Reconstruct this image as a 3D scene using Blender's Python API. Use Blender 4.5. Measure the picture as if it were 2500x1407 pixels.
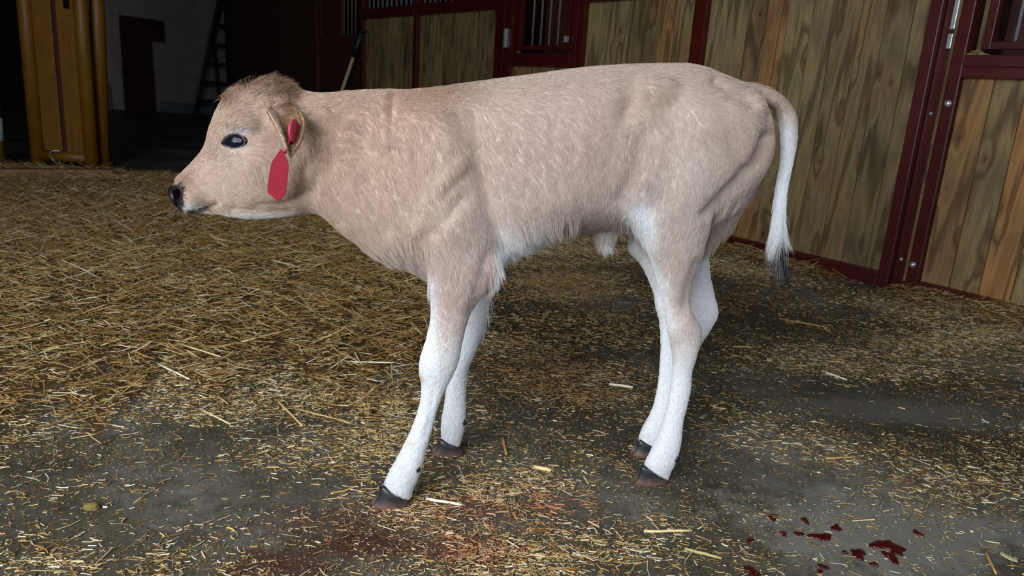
import bpy, bmesh, math, random
import numpy as np
from mathutils import Vector, Matrix
from mathutils.bvhtree import BVHTree
from mathutils.kdtree import KDTree

S = bpy.context.scene
for o in list(bpy.data.objects): bpy.data.objects.remove(o)
COL = S.collection
rng = np.random.default_rng(7)

# ------------------------------------------------------------------ camera
F_PX, CAM_H = 1800.0, 0.78
_d = np.array([850.0 - 1250, -(7250.0 - 703.5), -F_PX])
UP = -_d / np.linalg.norm(_d)
_f = np.array([0, 0, -1.0]); _y = _f - UP * _f.dot(UP); _y /= np.linalg.norm(_y)
RC = np.array([np.cross(_y, UP), _y, UP])            # camera axes -> world
CAM = np.array([0, 0, CAM_H])
cam_d = bpy.data.cameras.new('camera'); cam = bpy.data.objects.new('camera', cam_d); COL.objects.link(cam)
cam_d.sensor_width = 36; cam_d.lens = 36 * F_PX / 2500
cam_d.clip_start = 0.05; cam_d.clip_end = 60
cam.matrix_world = Matrix.Translation((0, 0, CAM_H)) @ Matrix(RC.tolist()).to_4x4()
cam_d.dof.use_dof = True; cam_d.dof.focus_distance = 1.42; cam_d.dof.aperture_fstop = 9.0
S.camera = cam

# ------------------------------------------------------------------ light
W = bpy.data.worlds.new('world'); S.world = W; W.use_nodes = True
W.node_tree.nodes['Background'].inputs[0].default_value = (0.55, 0.7, 1.0, 1)
W.node_tree.nodes['Background'].inputs[1].default_value = 0.0
def area(name, loc, target, sx, sy, power, col):
    l = bpy.data.lights.new(name, 'AREA'); l.shape = 'RECTANGLE'; l.size = sx; l.size_y = sy; l.energy = power; l.color = col
    o = bpy.data.objects.new(name, l); COL.objects.link(o); o.location = loc
    o.rotation_euler = (Vector(target) - Vector(loc)).to_track_quat('-Z', 'Y').to_euler(); return o
area('daylight_barn_door', (-1.25, -1.0, 1.6), (0.35, 1.6, 0.3), 2.2, 1.9, 122, (0.90, 0.955, 1.0))
area('side_fill_light', (1.9, -0.9, 2.1), (0.4, 1.8, 0.1), 1.3, 1.0, 24, (0.74, 0.86, 1.0))  # cool lamp added to lift the right side, not a real window
S.view_settings.view_transform = 'Standard'; S.view_settings.look = 'None'
S.view_settings.gamma = 1; S.view_settings.use_curve_mapping = False
S.view_settings.exposure = 0.34

# ------------------------------------------------------------------ helpers
def lin(r, g, b):
    f = lambda c: (c / 255 / 12.92) if c / 255 <= 0.04045 else ((c / 255 + 0.055) / 1.055) ** 2.4
    return (f(r), f(g), f(b), 1)
def ray(px, py): return RC @ np.array([(px - 1250) / F_PX, -(py - 703.5) / F_PX, -1.0])
def gnd(px, py, z=0.0):
    r = ray(px, py); return CAM + r * ((z - CAM_H) / r[2])
def proj(P):
    c = (np.asarray(P) - CAM) @ RC.T.T @ np.eye(3) if False else (np.asarray(P) - CAM) @ RC.T.T.T
    return c
def to_px(P):
    c = (np.asarray(P, float) - CAM) @ RC.T          # rows of RC are the camera-space axes of the world axes
    return 1250 + F_PX * c[..., 0] / -c[..., 2], 703.5 - F_PX * c[..., 1] / -c[..., 2]
# RC @ cam = world, so cam = RC.T @ world ; for row vectors: world @ RC
def to_px(P):
    c = (np.asarray(P, float) - CAM) @ RC
    return 1250 + F_PX * c[..., 0] / -c[..., 2], 703.5 - F_PX * c[..., 1] / -c[..., 2]
def smooth(e0, e1, x):
    t = np.clip((x - e0) / (e1 - e0), 0, 1); return t * t * (3 - 2 * t)
def link(name, me, m=None, parent=None, sm=False):
    o = bpy.data.objects.new(name, me); COL.objects.link(o)
    if m is not None: me.materials.append(m)
    if parent is not None: o.parent = parent; o.matrix_parent_inverse = Matrix.Translation(parent.location).inverted() if parent.type == 'EMPTY' else parent.matrix_world.inverted()
    if sm: me.shade_smooth()
    return o
def tag(o, label=None, cat=None, group=None, kind=None):
    for k, v in (('label', label), ('category', cat), ('group', group), ('kind', kind)):
        if v: o[k] = v
    return o
def empty(name, loc, *a, **k):
    o = bpy.data.objects.new(name, None); COL.objects.link(o); o.location = loc; o.empty_display_size = .1
    return tag(o, *a, **k)
class MB:
    def __init__(s): s.v = []; s.f = []; s.c = []; s.cur = 0.0
    def box(s, o, ax, ay, az):
        """corner o and three edge vectors"""
        o, ax, ay, az = (np.asarray(q, float) for q in (o, ax, ay, az)); n = len(s.v)
        for k in range(8): s.v.append(o + ax * (k & 1) + ay * (k >> 1 & 1) + az * (k >> 2)); s.c.append(s.cur)
        for q in ((0, 2, 3, 1), (4, 5, 7, 6), (0, 1, 5, 4), (2, 6, 7, 3), (0, 4, 6, 2), (1, 3, 7, 5)): s.f.append([n + i for i in q])
    def tube(s, pts, r, n=12, cap=True):
        pts = [np.asarray(p, float) for p in pts]; base = len(s.v)
        rs = r if hasattr(r, '__len__') else [r] * len(pts)
        prev = None
        for i, p in enumerate(pts):
            t = pts[min(i + 1, len(pts) - 1)] - pts[max(i - 1, 0)]; t /= np.linalg.norm(t)
            if prev is None:
                a = np.array([0, 0, 1.0]) if abs(t[2]) < .9 else np.array([1.0, 0, 0])
            else: a = prev
            u = a - t * a.dot(t); u /= np.linalg.norm(u); w = np.cross(t, u); prev = u
            for k in range(n):
                g = 2 * math.pi * k / n; s.v.append(p + rs[i] * (u * math.cos(g) + w * math.sin(g))); s.c.append(s.cur)
        for i in range(len(pts) - 1):
            for k in range(n):
                a0 = base + i * n + k; a1 = base + i * n + (k + 1) % n; s.f.append([a0, a1, a1 + n, a0 + n])
        if cap: s.f.append([base + k for k in range(n)][::-1]); s.f.append([base + (len(pts) - 1) * n + k for k in range(n)])
    def build(s, name, m, parent=None, sm=False, bevel=0.0):
        me = bpy.data.meshes.new(name); me.from_pydata([tuple(p) for p in s.v], [], s.f); me.validate()
        a = me.attributes.new('rnd', 'FLOAT', 'POINT'); a.data.foreach_set('value', np.array(s.c, np.float32)[:len(me.vertices)])
        bm = bmesh.new(); bm.from_mesh(me); bmesh.ops.recalc_face_normals(bm, faces=bm.faces)
        if bevel: bmesh.ops.bevel(bm, geom=list(bm.edges), offset=bevel, segments=2, affect='EDGES', profile=.6)
        bm.to_mesh(me); bm.free()
        return link(name, me, m, parent, sm)

class NT:
    def __init__(s, name):
        s.m = bpy.data.materials.new(name); s.m.use_nodes = True; s.t = s.m.node_tree; s.b = s.t.nodes['Principled BSDF']
    def n(s, typ, **k):
        nd = s.t.nodes.new(typ)
        for a, v in k.items():
            if a.startswith('i_'):
                key = a[2:]; key = int(key) if key.isdigit() else key.replace('_', ' ')
                nd.inputs[key].default_value = v
            else: setattr(nd, a, v)
        return nd
    def l(s, a, b): s.t.links.new(a, b)
    def ramp(s, src, stops, mode='LINEAR'):
        r = s.n('ShaderNodeValToRGB'); r.color_ramp.interpolation = mode
        e = r.color_ramp.elements
        while len(e) < len(stops): e.new(.5)
        for q, (p, c) in zip(e, stops): q.position = p; q.color = c if len(c) == 4 else (*c, 1)
        s.l(src, r.inputs[0]); return r.outputs[0]
    def noise(s, vec, scale, detail=4, rough=.55, dist=0.0):
        q = s.n('ShaderNodeTexNoise'); q.inputs['Scale'].default_value = scale; q.inputs['Detail'].default_value = detail
        q.inputs['Roughness'].default_value = rough; q.inputs['Distortion'].default_value = dist
        if vec is not None: s.l(vec, q.inputs['Vector'])
        return q.outputs['Fac']
    def mix(s, f, a, b, blend='MIX'):
        q = s.n('ShaderNodeMix', data_type='RGBA', blend_type=blend)
        for i, v in ((0, f), (6, a), (7, b)):
            if hasattr(v, 'is_linked') or isinstance(v, bpy.types.NodeSocket): s.l(v, q.inputs[i])
            else: q.inputs[i].default_value = v
        return q.outputs[2]
    def math(s, op, a, b=0.0):
        q = s.n('ShaderNodeMath', operation=op)
        for i, v in ((0, a), (1, b)):
            if isinstance(v, bpy.types.NodeSocket): s.l(v, q.inputs[i])
            else: q.inputs[i].default_value = v
        return q.outputs[0]
    def bump(s, h, strength=.3, dist=.01):
        q = s.n('ShaderNodeBump'); q.inputs['Strength'].default_value = strength; q.inputs['Distance'].default_value = dist
        s.l(h, q.inputs['Height']); s.l(q.outputs[0], s.b.inputs['Normal'])
def simple(name, col, rough=.6, metal=0.0, var=.25, scale=30, bump=.15, spec=.5):
    N = NT(name); co = N.n('ShaderNodeTexCoord').outputs['Object']
    f = N.noise(co, scale, 5); c = np.array(col[:3])
    N.l(N.ramp(f, [(.3, tuple(c * (1 - var))), (.7, tuple(np.minimum(c * (1 + var), 1)))]), N.b.inputs['Base Color'])
    N.b.inputs['Roughness'].default_value = rough; N.b.inputs['Metallic'].default_value = metal
    N.b.inputs['Specular IOR Level'].default_value = spec
    if bump: N.bump(f, bump, .004)
    return N.m

M = {}
M['plaster'] = simple('plaster', lin(180, 170, 168), .9, scale=6, var=.12)
M['grey_band'] = simple('grey_band', lin(120, 130, 140), .8, scale=4)
M['dark_wood'] = simple('dark_wood', lin(60, 28, 20), .7, scale=9)
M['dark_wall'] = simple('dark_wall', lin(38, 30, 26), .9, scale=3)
M['dark_metal'] = simple('dark_metal', lin(34, 32, 34), .6, scale=9)
M['galvanised'] = simple('galvanised', lin(200, 208, 212), .38, .7, scale=90, var=.2)
M['dull_bar'] = simple('dull_bar', lin(128, 104, 106), .55, .2, scale=60)
M['black_plastic'] = simple('black_plastic', lin(16, 17, 22), .35)
M['green_plastic'] = simple('green_plastic', lin(20, 46, 36), .45)
M['handle_wood'] = simple('handle_wood', lin(178, 165, 130), .7, scale=40)
# dark red painted steel, a little chalky dust
N = NT('red_steel'); co = N.n('ShaderNodeTexCoord').outputs['Object']
N.l(N.ramp(N.noise(co, 5, 6, .65), [(.3, lin(56, 11, 7)), (.55, lin(68, 14, 9)), (.8, lin(80, 28, 22))]), N.b.inputs['Base Color'])
N.b.inputs['Roughness'].default_value = .42; N.bump(N.noise(co, 120, 3), .08, .002); M['red'] = N.m
# yellow painted steel, scratches
N = NT('yellow_steel'); co = N.n('ShaderNodeTexCoord').outputs['Object']
mp = N.n('ShaderNodeMapping'); N.l(co, mp.inputs[0]); mp.inputs['Scale'].default_value = (26, 26, 2.4)
scr = N.ramp(N.noise(mp.outputs[0], 1.6, 6, .7, .4), [(.0, (0, 0, 0)), (.57, (0, 0, 0)), (.62, (1, 1, 1))])
base = N.ramp(N.noise(co, 7, 5), [(.3, lin(116, 76, 12)), (.7, lin(134, 90, 20))])
sp = N.ramp(N.noise(co, 22, 5, .6), [(.62, (0, 0, 0)), (.72, (1, 1, 1))])
c1 = N.mix(N.math('MULTIPLY', scr, .7), base, lin(110, 52, 8)); c2 = N.mix(N.math('MULTIPLY', sp, .6), c1, lin(120, 66, 40))
N.l(c2, N.b.inputs['Base Color']); N.b.inputs['Roughness'].default_value = .5; M['yellow'] = N.m
# treated pine boards: grain along z, per-board tint, knots
N = NT('pine_boards'); tc = N.n('ShaderNodeTexCoord').outputs['Object']
at = N.n('ShaderNodeAttribute', attribute_name='rnd').outputs['Fac']
off = N.n('ShaderNodeCombineXYZ'); N.l(N.math('MULTIPLY', at, 37.0), off.inputs[2]); N.l(N.math('MULTIPLY', at, 11.0), off.inputs[0])
add = N.n('ShaderNodeVectorMath', operation='ADD'); N.l(tc, add.inputs[0]); N.l(off.outputs[0], add.inputs[1])
kmap = N.n('ShaderNodeMapping'); N.l(add.outputs[0], kmap.inputs[0]); kmap.inputs['Scale'].default_value = (9, 9, 5.2)
vor = N.n('ShaderNodeTexVoronoi', feature='F1'); N.l(kmap.outputs[0], vor.inputs['Vector']); vor.inputs['Scale'].default_value = .85
kd = vor.outputs['Distance']
ksel = N.n('ShaderNodeSeparateColor'); N.l(vor.outputs['Color'], ksel.inputs[0])
kon = N.math('GREATER_THAN', ksel.outputs[0], .25)
warp = N.math('MULTIPLY', N.ramp(kd, [(0, (1, 1, 1)), (.4, (0, 0, 0))]), .35)
gm = N.n('ShaderNodeMapping'); N.l(add.outputs[0], gm.inputs[0]); gm.inputs['Scale'].default_value = (26, 26, 1.0)
wv = N.n('ShaderNodeTexWave', wave_type='BANDS', bands_direction='DIAGONAL'); wv.inputs['Scale'].default_value = .8
wv.inputs['Distortion'].default_value = 7.0; wv.inputs['Detail'].default_value = 3; wv.inputs['Detail Scale'].default_value = .8
sep = N.n('ShaderNodeVectorMath', operation='ADD'); cx = N.n('ShaderNodeCombineXYZ'); N.l(warp, cx.inputs[0]); N.l(gm.outputs[0], sep.inputs[0]); N.l(cx.outputs[0], sep.inputs[1])
N.l(sep.outputs[0], wv.inputs['Vector'])
tint = N.ramp(at, [(0, lin(92, 78, 54)), (.3, lin(132, 120, 86)), (.55, lin(150, 138, 100)), (.8, lin(112, 90, 60)), (1, lin(168, 116, 64))])
blot = N.ramp(N.noise(add.outputs[0], 3.2, 5, .6), [(.35, lin(98, 92, 82)), (.5, lin(150, 136, 104)), (.68, lin(172, 136, 88))])
c = N.mix(.42, tint, blot)
gr = N.ramp(wv.outputs['Color'], [(.0, (.42, .37, .29)), (.25, (.88, .86, .8)), (.6, (1.12, 1.1, 1.04)), (1, (.80, .77, .70))])
c = N.mix(.95, c, gr, 'MULTIPLY'); c = N.mix(1.0, c, (.90, .84, .76, 1), 'MULTIPLY')
fm = N.n('ShaderNodeMapping'); N.l(add.outputs[0], fm.inputs[0]); fm.inputs['Scale'].default_value = (240, 240, 6)
c = N.mix(.6, c, N.ramp(N.noise(fm.outputs[0], 1, 4), [(.3, (.68, .66, .6)), (.65, (1, 1, 1))]), 'MULTIPLY')
kf = N.math('MULTIPLY', N.ramp(kd, [(.05, (1, 1, 1)), (.11, (0, 0, 0))]), kon)
kr = N.math('MULTIPLY', N.ramp(kd, [(.09, (1, 1, 1)), (.24, (0, 0, 0))]), kon)
c = N.mix(N.math('MULTIPLY', kr, .5), c, lin(112, 72, 44)); c = N.mix(N.math('MULTIPLY', kf, .85), c, lin(48, 30, 24))
N.l(c, N.b.inputs['Base Color']); N.b.inputs['Roughness'].default_value = .75; N.bump(wv.outputs['Fac'], .12, .002)
M['pine'] = N.m
# concrete floor, damp, scraped
N = NT('damp_concrete'); co = N.n('ShaderNodeTexCoord').outputs['Object']
big = N.noise(co, 2.1, 6, .6, .4); mid = N.noise(co, 9, 8, .65); fine = N.noise(co, 90, 6, .7)
c = N.ramp(big, [(.32, lin(64, 60, 50)), (.5, lin(90, 86, 76)), (.66, lin(120, 117, 111))])
c = N.mix(.55, c, N.ramp(mid, [(.3, (.55, .52, .45)), (.7, (1.1, 1.08, 1.05))]), 'MULTIPLY')
c = N.mix(.75, c, N.ramp(N.noise(co, 28, 8, .75), [(.38, (.54, .51, .44)), (.55, (1, 1, 1))]), 'MULTIPLY')
c = N.mix(.8, c, N.ramp(N.noise(co, 320, 3, .6), [(.36, (.46, .41, .33)), (.48, (1, 1, 1)), (.66, (1, 1, 1)), (.74, (1.7, 1.6, 1.3))]), 'MULTIPLY')
c = N.mix(.5, c, N.ramp(fine, [(.3, (.6, .6, .58)), (.7, (1.2, 1.2, 1.2))]), 'MULTIPLY')
def spot(cx, cy, rx, ry, seed, lo=.5, hi=.9):
    mpp = N.n('ShaderNodeMapping', vector_type='POINT'); N.l(co, mpp.inputs[0]); mpp.inputs['Location'].default_value = (-cx / rx, -cy / ry, 0)
    mpp.inputs['Scale'].default_value = (1 / rx, 1 / ry, 0)
    ln = N.n('ShaderNodeVectorMath', operation='LENGTH'); N.l(mpp.outputs[0], ln.inputs[0])
    d = N.math('ADD', ln.outputs['Value'], N.math('MULTIPLY', N.math('SUBTRACT', N.noise(co, seed, 6, .7), .5), 2.4))
    return N.ramp(d, [(lo, (1, 1, 1)), (hi, (0, 0, 0))])
for px, py, rx, ry, sd, colr, k in (                     # wet and dirty patches, paler grey patches, blood-stained patches
        (1330, 800, .36, .30, 6, (44, 36, 22), .75), (1250, 960, .30, .13, 8, (58, 50, 36), .5), (1850, 780, .55, .32, 5, (54, 46, 30), .6),
        (2300, 920, .40, .20, 7, (50, 42, 28), .55), (2250, 1010, .40, .12, 9, (120, 118, 114), .35), (600, 950, .5, .3, 6, (66, 64, 54), .5),
        (2150, 1300, .42, .16, 6, (132, 130, 124), .6),
        (840, 1290, .20, .12, 11, (72, 46, 40), .35), (1130, 1350, .16, .07, 30, (84, 42, 36), .5), (1150, 1240, .12, .05, 30, (92, 50, 46), .5), (680, 1375, .12, .05, 30, (72, 36, 36), .6), (900, 1330, .10, .05, 34, (66, 24, 22), .6)):
    g = gnd(px, py); c = N.mix(N.math('MULTIPLY', spot(g[0], g[1], rx, ry, sd), k), c, lin(*colr))
N.l(c, N.b.inputs['Base Color'])
N.l(N.ramp(mid, [(.35, (.38, .38, .38)), (.65, (.7, .7, .7))]), N.b.inputs['Roughness'])
N.b.inputs['Specular IOR Level'].default_value = .4
hb = N.math('ADD', mid, N.math('MULTIPLY', fine, .5)); N.bump(hb, .5, .006); M['floor'] = N.m
# attribute coloured materials
def attr_mat(name, rough=.7, spec=.3, trans=0.0, sheen=0.0):
    N = NT(name); a = N.n('ShaderNodeAttribute', attribute_name='col'); N.l(a.outputs['Color'], N.b.inputs['Base Color'])
    N.b.inputs['Roughness'].default_value = rough; N.b.inputs['Specular IOR Level'].default_value = spec
    N.b.inputs['Sheen Weight'].default_value = sheen
    return N.m
M['straw'] = attr_mat('straw', .55, .4)
M['skin'] = attr_mat('calf_hide', .8, .15)
N = NT('calf_fur'); a_ = N.n('ShaderNodeAttribute', attribute_name='col'); N.l(a_.outputs['Color'], N.b.inputs['Base Color'])
N.b.inputs['Roughness'].default_value = .6; N.b.inputs['Specular IOR Level'].default_value = .18
tr_ = N.n('ShaderNodeBsdfTranslucent'); N.l(a_.outputs['Color'], tr_.inputs[0]); mx_ = N.n('ShaderNodeMixShader'); mx_.inputs[0].default_value = .42
N.l(N.b.outputs[0], mx_.inputs[1]); N.l(tr_.outputs[0], mx_.inputs[2]); N.l(mx_.outputs[0], N.t.nodes['Material Output'].inputs['Surface']); M['fur'] = N.m

# ------------------------------------------------------------------ room
def slab(name, x0, x1, y0, y1, z0, z1, m):
    b = MB(); b.box((x0, y0, z0), (x1 - x0, 0, 0), (0, y1 - y0, 0), (0, 0, z1 - z0)); return tag(b.build(name, m), kind='structure')
slab('floor', -8.2, 6, -4, 13.0, -.12, 0, M['floor'])
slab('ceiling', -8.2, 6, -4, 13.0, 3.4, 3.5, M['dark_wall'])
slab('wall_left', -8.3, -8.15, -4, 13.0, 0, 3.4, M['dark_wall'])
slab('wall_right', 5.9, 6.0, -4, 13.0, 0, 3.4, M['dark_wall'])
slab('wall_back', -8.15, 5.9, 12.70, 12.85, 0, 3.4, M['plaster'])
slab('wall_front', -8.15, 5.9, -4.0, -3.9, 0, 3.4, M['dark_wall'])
slab('baseboard_back', -6.1, -4.98, 12.67, 12.70, 0, .17, M['grey_band'])

# ------------------------------------------------------------------ stall fronts along one line
A0 = np.array([1.110, 3.957, 0.0]); TS = np.array([.606, -.795, 0.0]); TS /= np.linalg.norm(TS); NS = np.array([-TS[1], TS[0], 0.0]) * -1
# NS points to the camera side
if np.dot(NS, CAM - A0) < 0: NS = -NS
def Wp(s, z, d=0.0): return A0 + TS * s + NS * d + np.array([0, 0, z])
def sbox(b, s0, s1, z0, z1, d0, d1): b.box(Wp(s0, z0, d0), TS * (s1 - s0), NS * (d1 - d0), (0, 0, z1 - z0))
def boards(s0, s1, z0, z1, parent, seed, d=-.035, first=None, w=.125):
    r = random.Random(seed); b = MB(); s = s0
    while s < s1 - .01:
        ww = w * r.uniform(.9, 1.1); e = min(s + ww, s1)
        if s1 - e < .04: e = s1
        b.cur = r.random() if first is None or s > s0 else first
        sbox(b, s + .0015, e - .0015, z0, z1, d - .03, d + r.uniform(-.002, .003)); s = e
    return b.build('board_infill', M['pine'], parent, bevel=.003)
def partition(s0, s1, label, seed, rail_z=1.31, lp=.075, rp=.05, bars=True):
    root = empty('stall_partition', Wp(s0, 0), label, 'stall partition', 'stall partitions of vertical boards in dark red steel frames')
    b = MB(); sbox(b, s0, s0 + lp, 0, 2.3, -.06, .0); sbox(b, s1 - rp, s1, 0, 2.3, -.06, .0)
    sbox(b, s0 + lp, s1 - rp, .0, .068, -.06, .004); sbox(b, s0 + lp, s1 - rp, rail_z, rail_z + .09, -.06, 0); sbox(b, s0 + lp, s1 - rp, 2.22, 2.3, -.06, 0)
    b.build('frame', M['red'], root, bevel=.004)
    b = MB(); sbox(b, s0 + lp, s1 - rp, .044, .05, .004, .010); b.build('rail_lip', M['red'], root)
    boards(s0 + lp, s1 - rp, .066, rail_z + .01, root, seed)
    if bars:
        k = max(3, int((s1 - s0) / .09))
        for i in range(1, k):
            s = s0 + lp + (s1 - rp - s0 - lp) * i / k; b = MB(); b.tube([Wp(s, rail_z + .08, -.03), Wp(s, 2.23, -.03)], .008, 8); b.build('bar', M['galvanised'], root, True)
    return root
pA = partition(-.358, .932, 'stall partition of weathered vertical boards between two dark red posts, behind the tail of the calf', 3)
pB = partition(-1.29, -.360, 'dark red framed board partition above the rump, between barred door and next post', 11, rp=.0015, lp=.04)
pC = partition(-3.45, -2.12, 'board partition under a wide dark red top rail, left of barred door above the back', 21, lp=.05, rp=.11)
pD = partition(-4.53, -3.455, 'dim board partition between the leaning fork handle and the next dark red post', 33, lp=.07, rp=.01)
# far dark section: solid dark red lower panel with thin bars above
rE = empty('stall_door', Wp(-5.6, 0), 'dim stall door of thin upright bars over dark panel, left of the fork handle', 'stall door')
b = MB(); sbox(b, -5.6, -4.54, 0, 1.165, -.06, -.02); sbox(b, -5.6, -5.52, 1.165, 2.3, -.06, -.01); sbox(b, -4.56, -4.54, 1.165, 2.3, -.06, -.01); sbox(b, -5.52, -5.02, 1.165, 2.3, -.06, -.02)
b.build('frame', M['dark_wood'], rE, bevel=.004)
for i in range(5):
    b = MB(); s = -4.95 + i * .092; b.tube([Wp(s, 1.16, -.03), Wp(s, 2.25, -.03)], .006, 8); b.build('bar', M['dull_bar'], rE, True)
# door with the barred hatch
def stall_door(org, T, s0, s1, label, barxs, seed, latch):
    Nn = np.array([-T[1], T[0], 0.0]); Nn = Nn if np.dot(Nn, CAM - org) > 0 else -Nn
    P = lambda s, z, d=0.0: org + T * s + Nn * d + np.array([0, 0, z])
    def bx(b, a0, a1, z0, z1, d0, d1): b.box(P(a0, z0, d0), T * (a1 - a0), Nn * (d1 - d0), (0, 0, z1 - z0))
    root = empty('stall_door', P(s0, 0), label, 'stall door')
    b = MB(); bx(b, s0, s0 + .05, 0, 2.25, -.05, .012); bx(b, s1 - .05, s1, 0, 2.25, -.05, .012)
    bx(b, s0 + .05, s1 - .05, 0, .07, -.05, .012); bx(b, s0 + .05, s1 - .05, .958, 1.003, -.05, .02)
    bx(b, s0 + .05, s1 - .05, .915, .958, -.05, .014); bx(b, s0 + .05, s1 - .05, 2.18, 2.25, -.05, .012)
    b.build('frame', M['red'], root, bevel=.004)
    r = random.Random(seed); b = MB(); s = s0 + .05
    while s < s1 - .06:
        e = min(s + .125 * r.uniform(.9, 1.1), s1 - .05)
        if s1 - .05 - e < .04: e = s1 - .05
        b.cur = r.random() if s > s0 + .06 else .93
        bx(b, s + .0015, e - .0015, .065, .92, -.045, -.015 + r.uniform(-.002, .002)); s = e
    b.build('board_infill', M['pine'], root, bevel=.003)
    a0, a1 = s0 + .095, s1 - .10
    h = None
    b = MB(); bx(b, a0, a0 + .034, 1.025, 2.15, -.04, -.005); bx(b, a1 - .034, a1, 1.025, 2.15, -.04, -.005)
    bx(b, a0 + .034, a1 - .034, 1.025, 1.055, -.04, -.005); bx(b, a0 + .034, a1 - .034, 2.12, 2.15, -.04, -.005)
    h = b.build('hatch', M['red'], root, bevel=.003)
    for s in barxs:
        b = MB(); b.tube([P(s, 1.05, -.022), P(s, 2.13, -.022)], .0065, 10); b.build('bar', M['dull_bar' if latch else 'galvanised'], h, True)
    b = MB(); bx(b, s0 + .068, s0 + .085, 1.003, 2.18, -.05, -.03); b.build('wood_strip', M['pine'], root)
    b = MB(); bx(b, s0 + .05, s1 - .05, 1.0, 2.18, -.30, -.29); b.build('hatch_shade_sheet', M['dark_wood'], root)  # added dark sheet standing in for the dim stall behind the hatch
    return root, P, bx
dL, PL, bL = stall_door(A0, TS, -2.05, -1.30, 'dark red stall door with a barred hatch, seen above the middle of the back', [-1.80 + i * .092 for i in range(5)], 5, 1)
b = MB(); bL(b, -2.075, -2.05, 1.04, 1.17, .012, .03); b.build('hinge', M['galvanised'], dL, bevel=.003)
b = MB(); bL(b, -1.405, -1.385, 1.07, 1.11, .0, .03); b.build('latch', M['galvanised'], dL, bevel=.003)
P0 = A0 + TS * 1.0; ang = math.radians(-55); TD = np.array([math.cos(ang), math.sin(ang), 0])
dR, PR, bR = stall_door(P0, TD, .013, .95, 'stall door on the far right with a straw-dusted ledge, barred hatch and two round bolts', [.219 + i * .09 for i in range(6)], 8, 0)
def bolt(P, s, z, d, r, parent, name='bolt'):
    b = MB(); p = P(s, z, d); q = P(s, z, d + 1.0) - p
    b.tube([p - q * .004, p + q * .003], r * 1.0, 20); b.tube([p + q * .003, p + q * .007, p + q * .010], [r * .86, r * .62, r * .2], 20); return b.build(name, M['galvanised'], parent, True)
bolt(PR, .036, .813, .012, .014, dR); bolt(PR, .030, .135, .012, .013, dR)
b = MB(); rr = random.Random(4)
for i in range(200):
    s = rr.gauss(.098, .022); z0 = 1.003; h = .016 * math.exp(-((s - .098) / .02) ** 2)
    if not .066 < s < .16: continue
    p = PR(s, z0 + rr.random() * h + .001, rr.uniform(-.04, .016)); a = rr.uniform(0, 6.28); q = np.array([math.cos(a), math.sin(a), rr.uniform(-.1, .1)]) * rr.uniform(.004, .011)
    b.tube([p - q, p + q], .0012, 4)
me_o = b.build('dust_heap', simple('dust_straw', lin(150, 136, 78), .8), dR)
# hinge post between: dark channel with galvanised plates
post = empty('door_post', Wp(.935, 0), 'dark red steel door post with galvanised hinge plates, right of the boarded partition', 'post')
b = MB(); sbox(b, .934, .972, 0, 2.3, -.07, -.035); sbox(b, .972, .992, 0, 2.3, -.07, -.018); b.build('channel', M['red'], post, bevel=.002)
b = MB(); sbox(b, .992, 1.004, .05, 2.3, -.07, -.008); b.cur = .8; b.build('wood_edge', M['pine'], post)
b = MB(); sbox(b, .974, .992, 1.103, 1.6, -.018, -.004); b.build('hinge_plate', M['galvanised'], post, bevel=.002)
b = MB(); sbox(b, .974, .992, 1.028, 1.086, -.018, -.004); b.build('hinge_plate', M['galvanised'], post, bevel=.002)
bolt(Wp, .956, .769, -.036, .008, post); bolt(Wp, .956, .138, -.036, .009, post)
# boarded rear side of the stalls, seen through the bars
b = MB(); sbox(b, -9.0, 3.0, 0, 3.3, -2.3, -2.2); tag(b.build('wall_stall_rear', M['dark_wood']), kind='structure')
b = MB(); sbox(b, -9.0, -5.6, 0, 3.3, -.06, 0); tag(b.build('wall_stall_end', M['dark_wood']), kind='structure')

# leaning fork handle
fk = empty('fork_handle', Wp(-4.65, 0, .06), 'pale worn tool shaft with dark grip leaning on the dim board partition', 'fork')
a_, b_ = Wp(-4.40, 1.20, .03), Wp(-4.90, .03, .24)
L_ = lambda t: a_ + (b_ - a_) * t
b = MB(); b.tube([L_(.20), L_(.95)], .016, 10); b.build('shaft', M['handle_wood'], fk, True)
b = MB(); b.tube([L_(.02), L_(.21)], .021, 10); d_ = TS * .055; b.tube([L_(0) - d_, L_(0) + d_], .014, 10); b.build('grip', M['green_plastic'], fk, True)
b = MB()
for k in (-.09, -.03, .03, .09): b.tube([L_(.95), L_(.95) + TS * k + (b_ - a_) * .01, b_ + TS * k - (b_ - a_) * .0], .005, 6)
b.build('tines', M['dark_metal'], fk, True)

# ------------------------------------------------------------------ far wall things
tb = empty('wooden_board', (-6.4, 12.6, 0), 'dark brown board leaning against the pale far wall, wider at its top right', 'board')
b = MB(); v = [(-6.645, 1.509), (-5.925, 1.455), (-5.915, 1.12), (-6.135, 1.138), (-6.10, 0), (-6.60, 0)]
me = bpy.data.meshes.new('panel'); bmm = bmesh.new()
fr = [bmm.verts.new((x, 12.64 - .12 * (1 - z / 1.5), z)) for x, z in v]; fc = bmm.faces.new(fr)
ex = bmesh.ops.extrude_face_region(bmm, geom=[fc]); bmesh.ops.translate(bmm, verts=[g for g in ex['geom'] if isinstance(g, bmesh.types.BMVert)], vec=(0, -.03, 0))
bmesh.ops.recalc_face_normals(bmm, faces=bmm.faces); bmm.to_mesh(me); bmm.free(); link('panel', me, M['dark_wood'], tb)
ld = empty('stepladder', (-5.0, 12.3, 0), 'dark stepladder standing open before the pale far wall, behind the head', 'ladder')
for x0, x1, nm in ((-4.80, -5.26, 'side_rail'), (-4.20, -4.36, 'side_rail')):
    b = MB(); b.tube([(x1, 12.10, 0.0), (x0, 12.32, 2.1)], .035, 8); b.build(nm, M['dark_metal'], ld)
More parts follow.
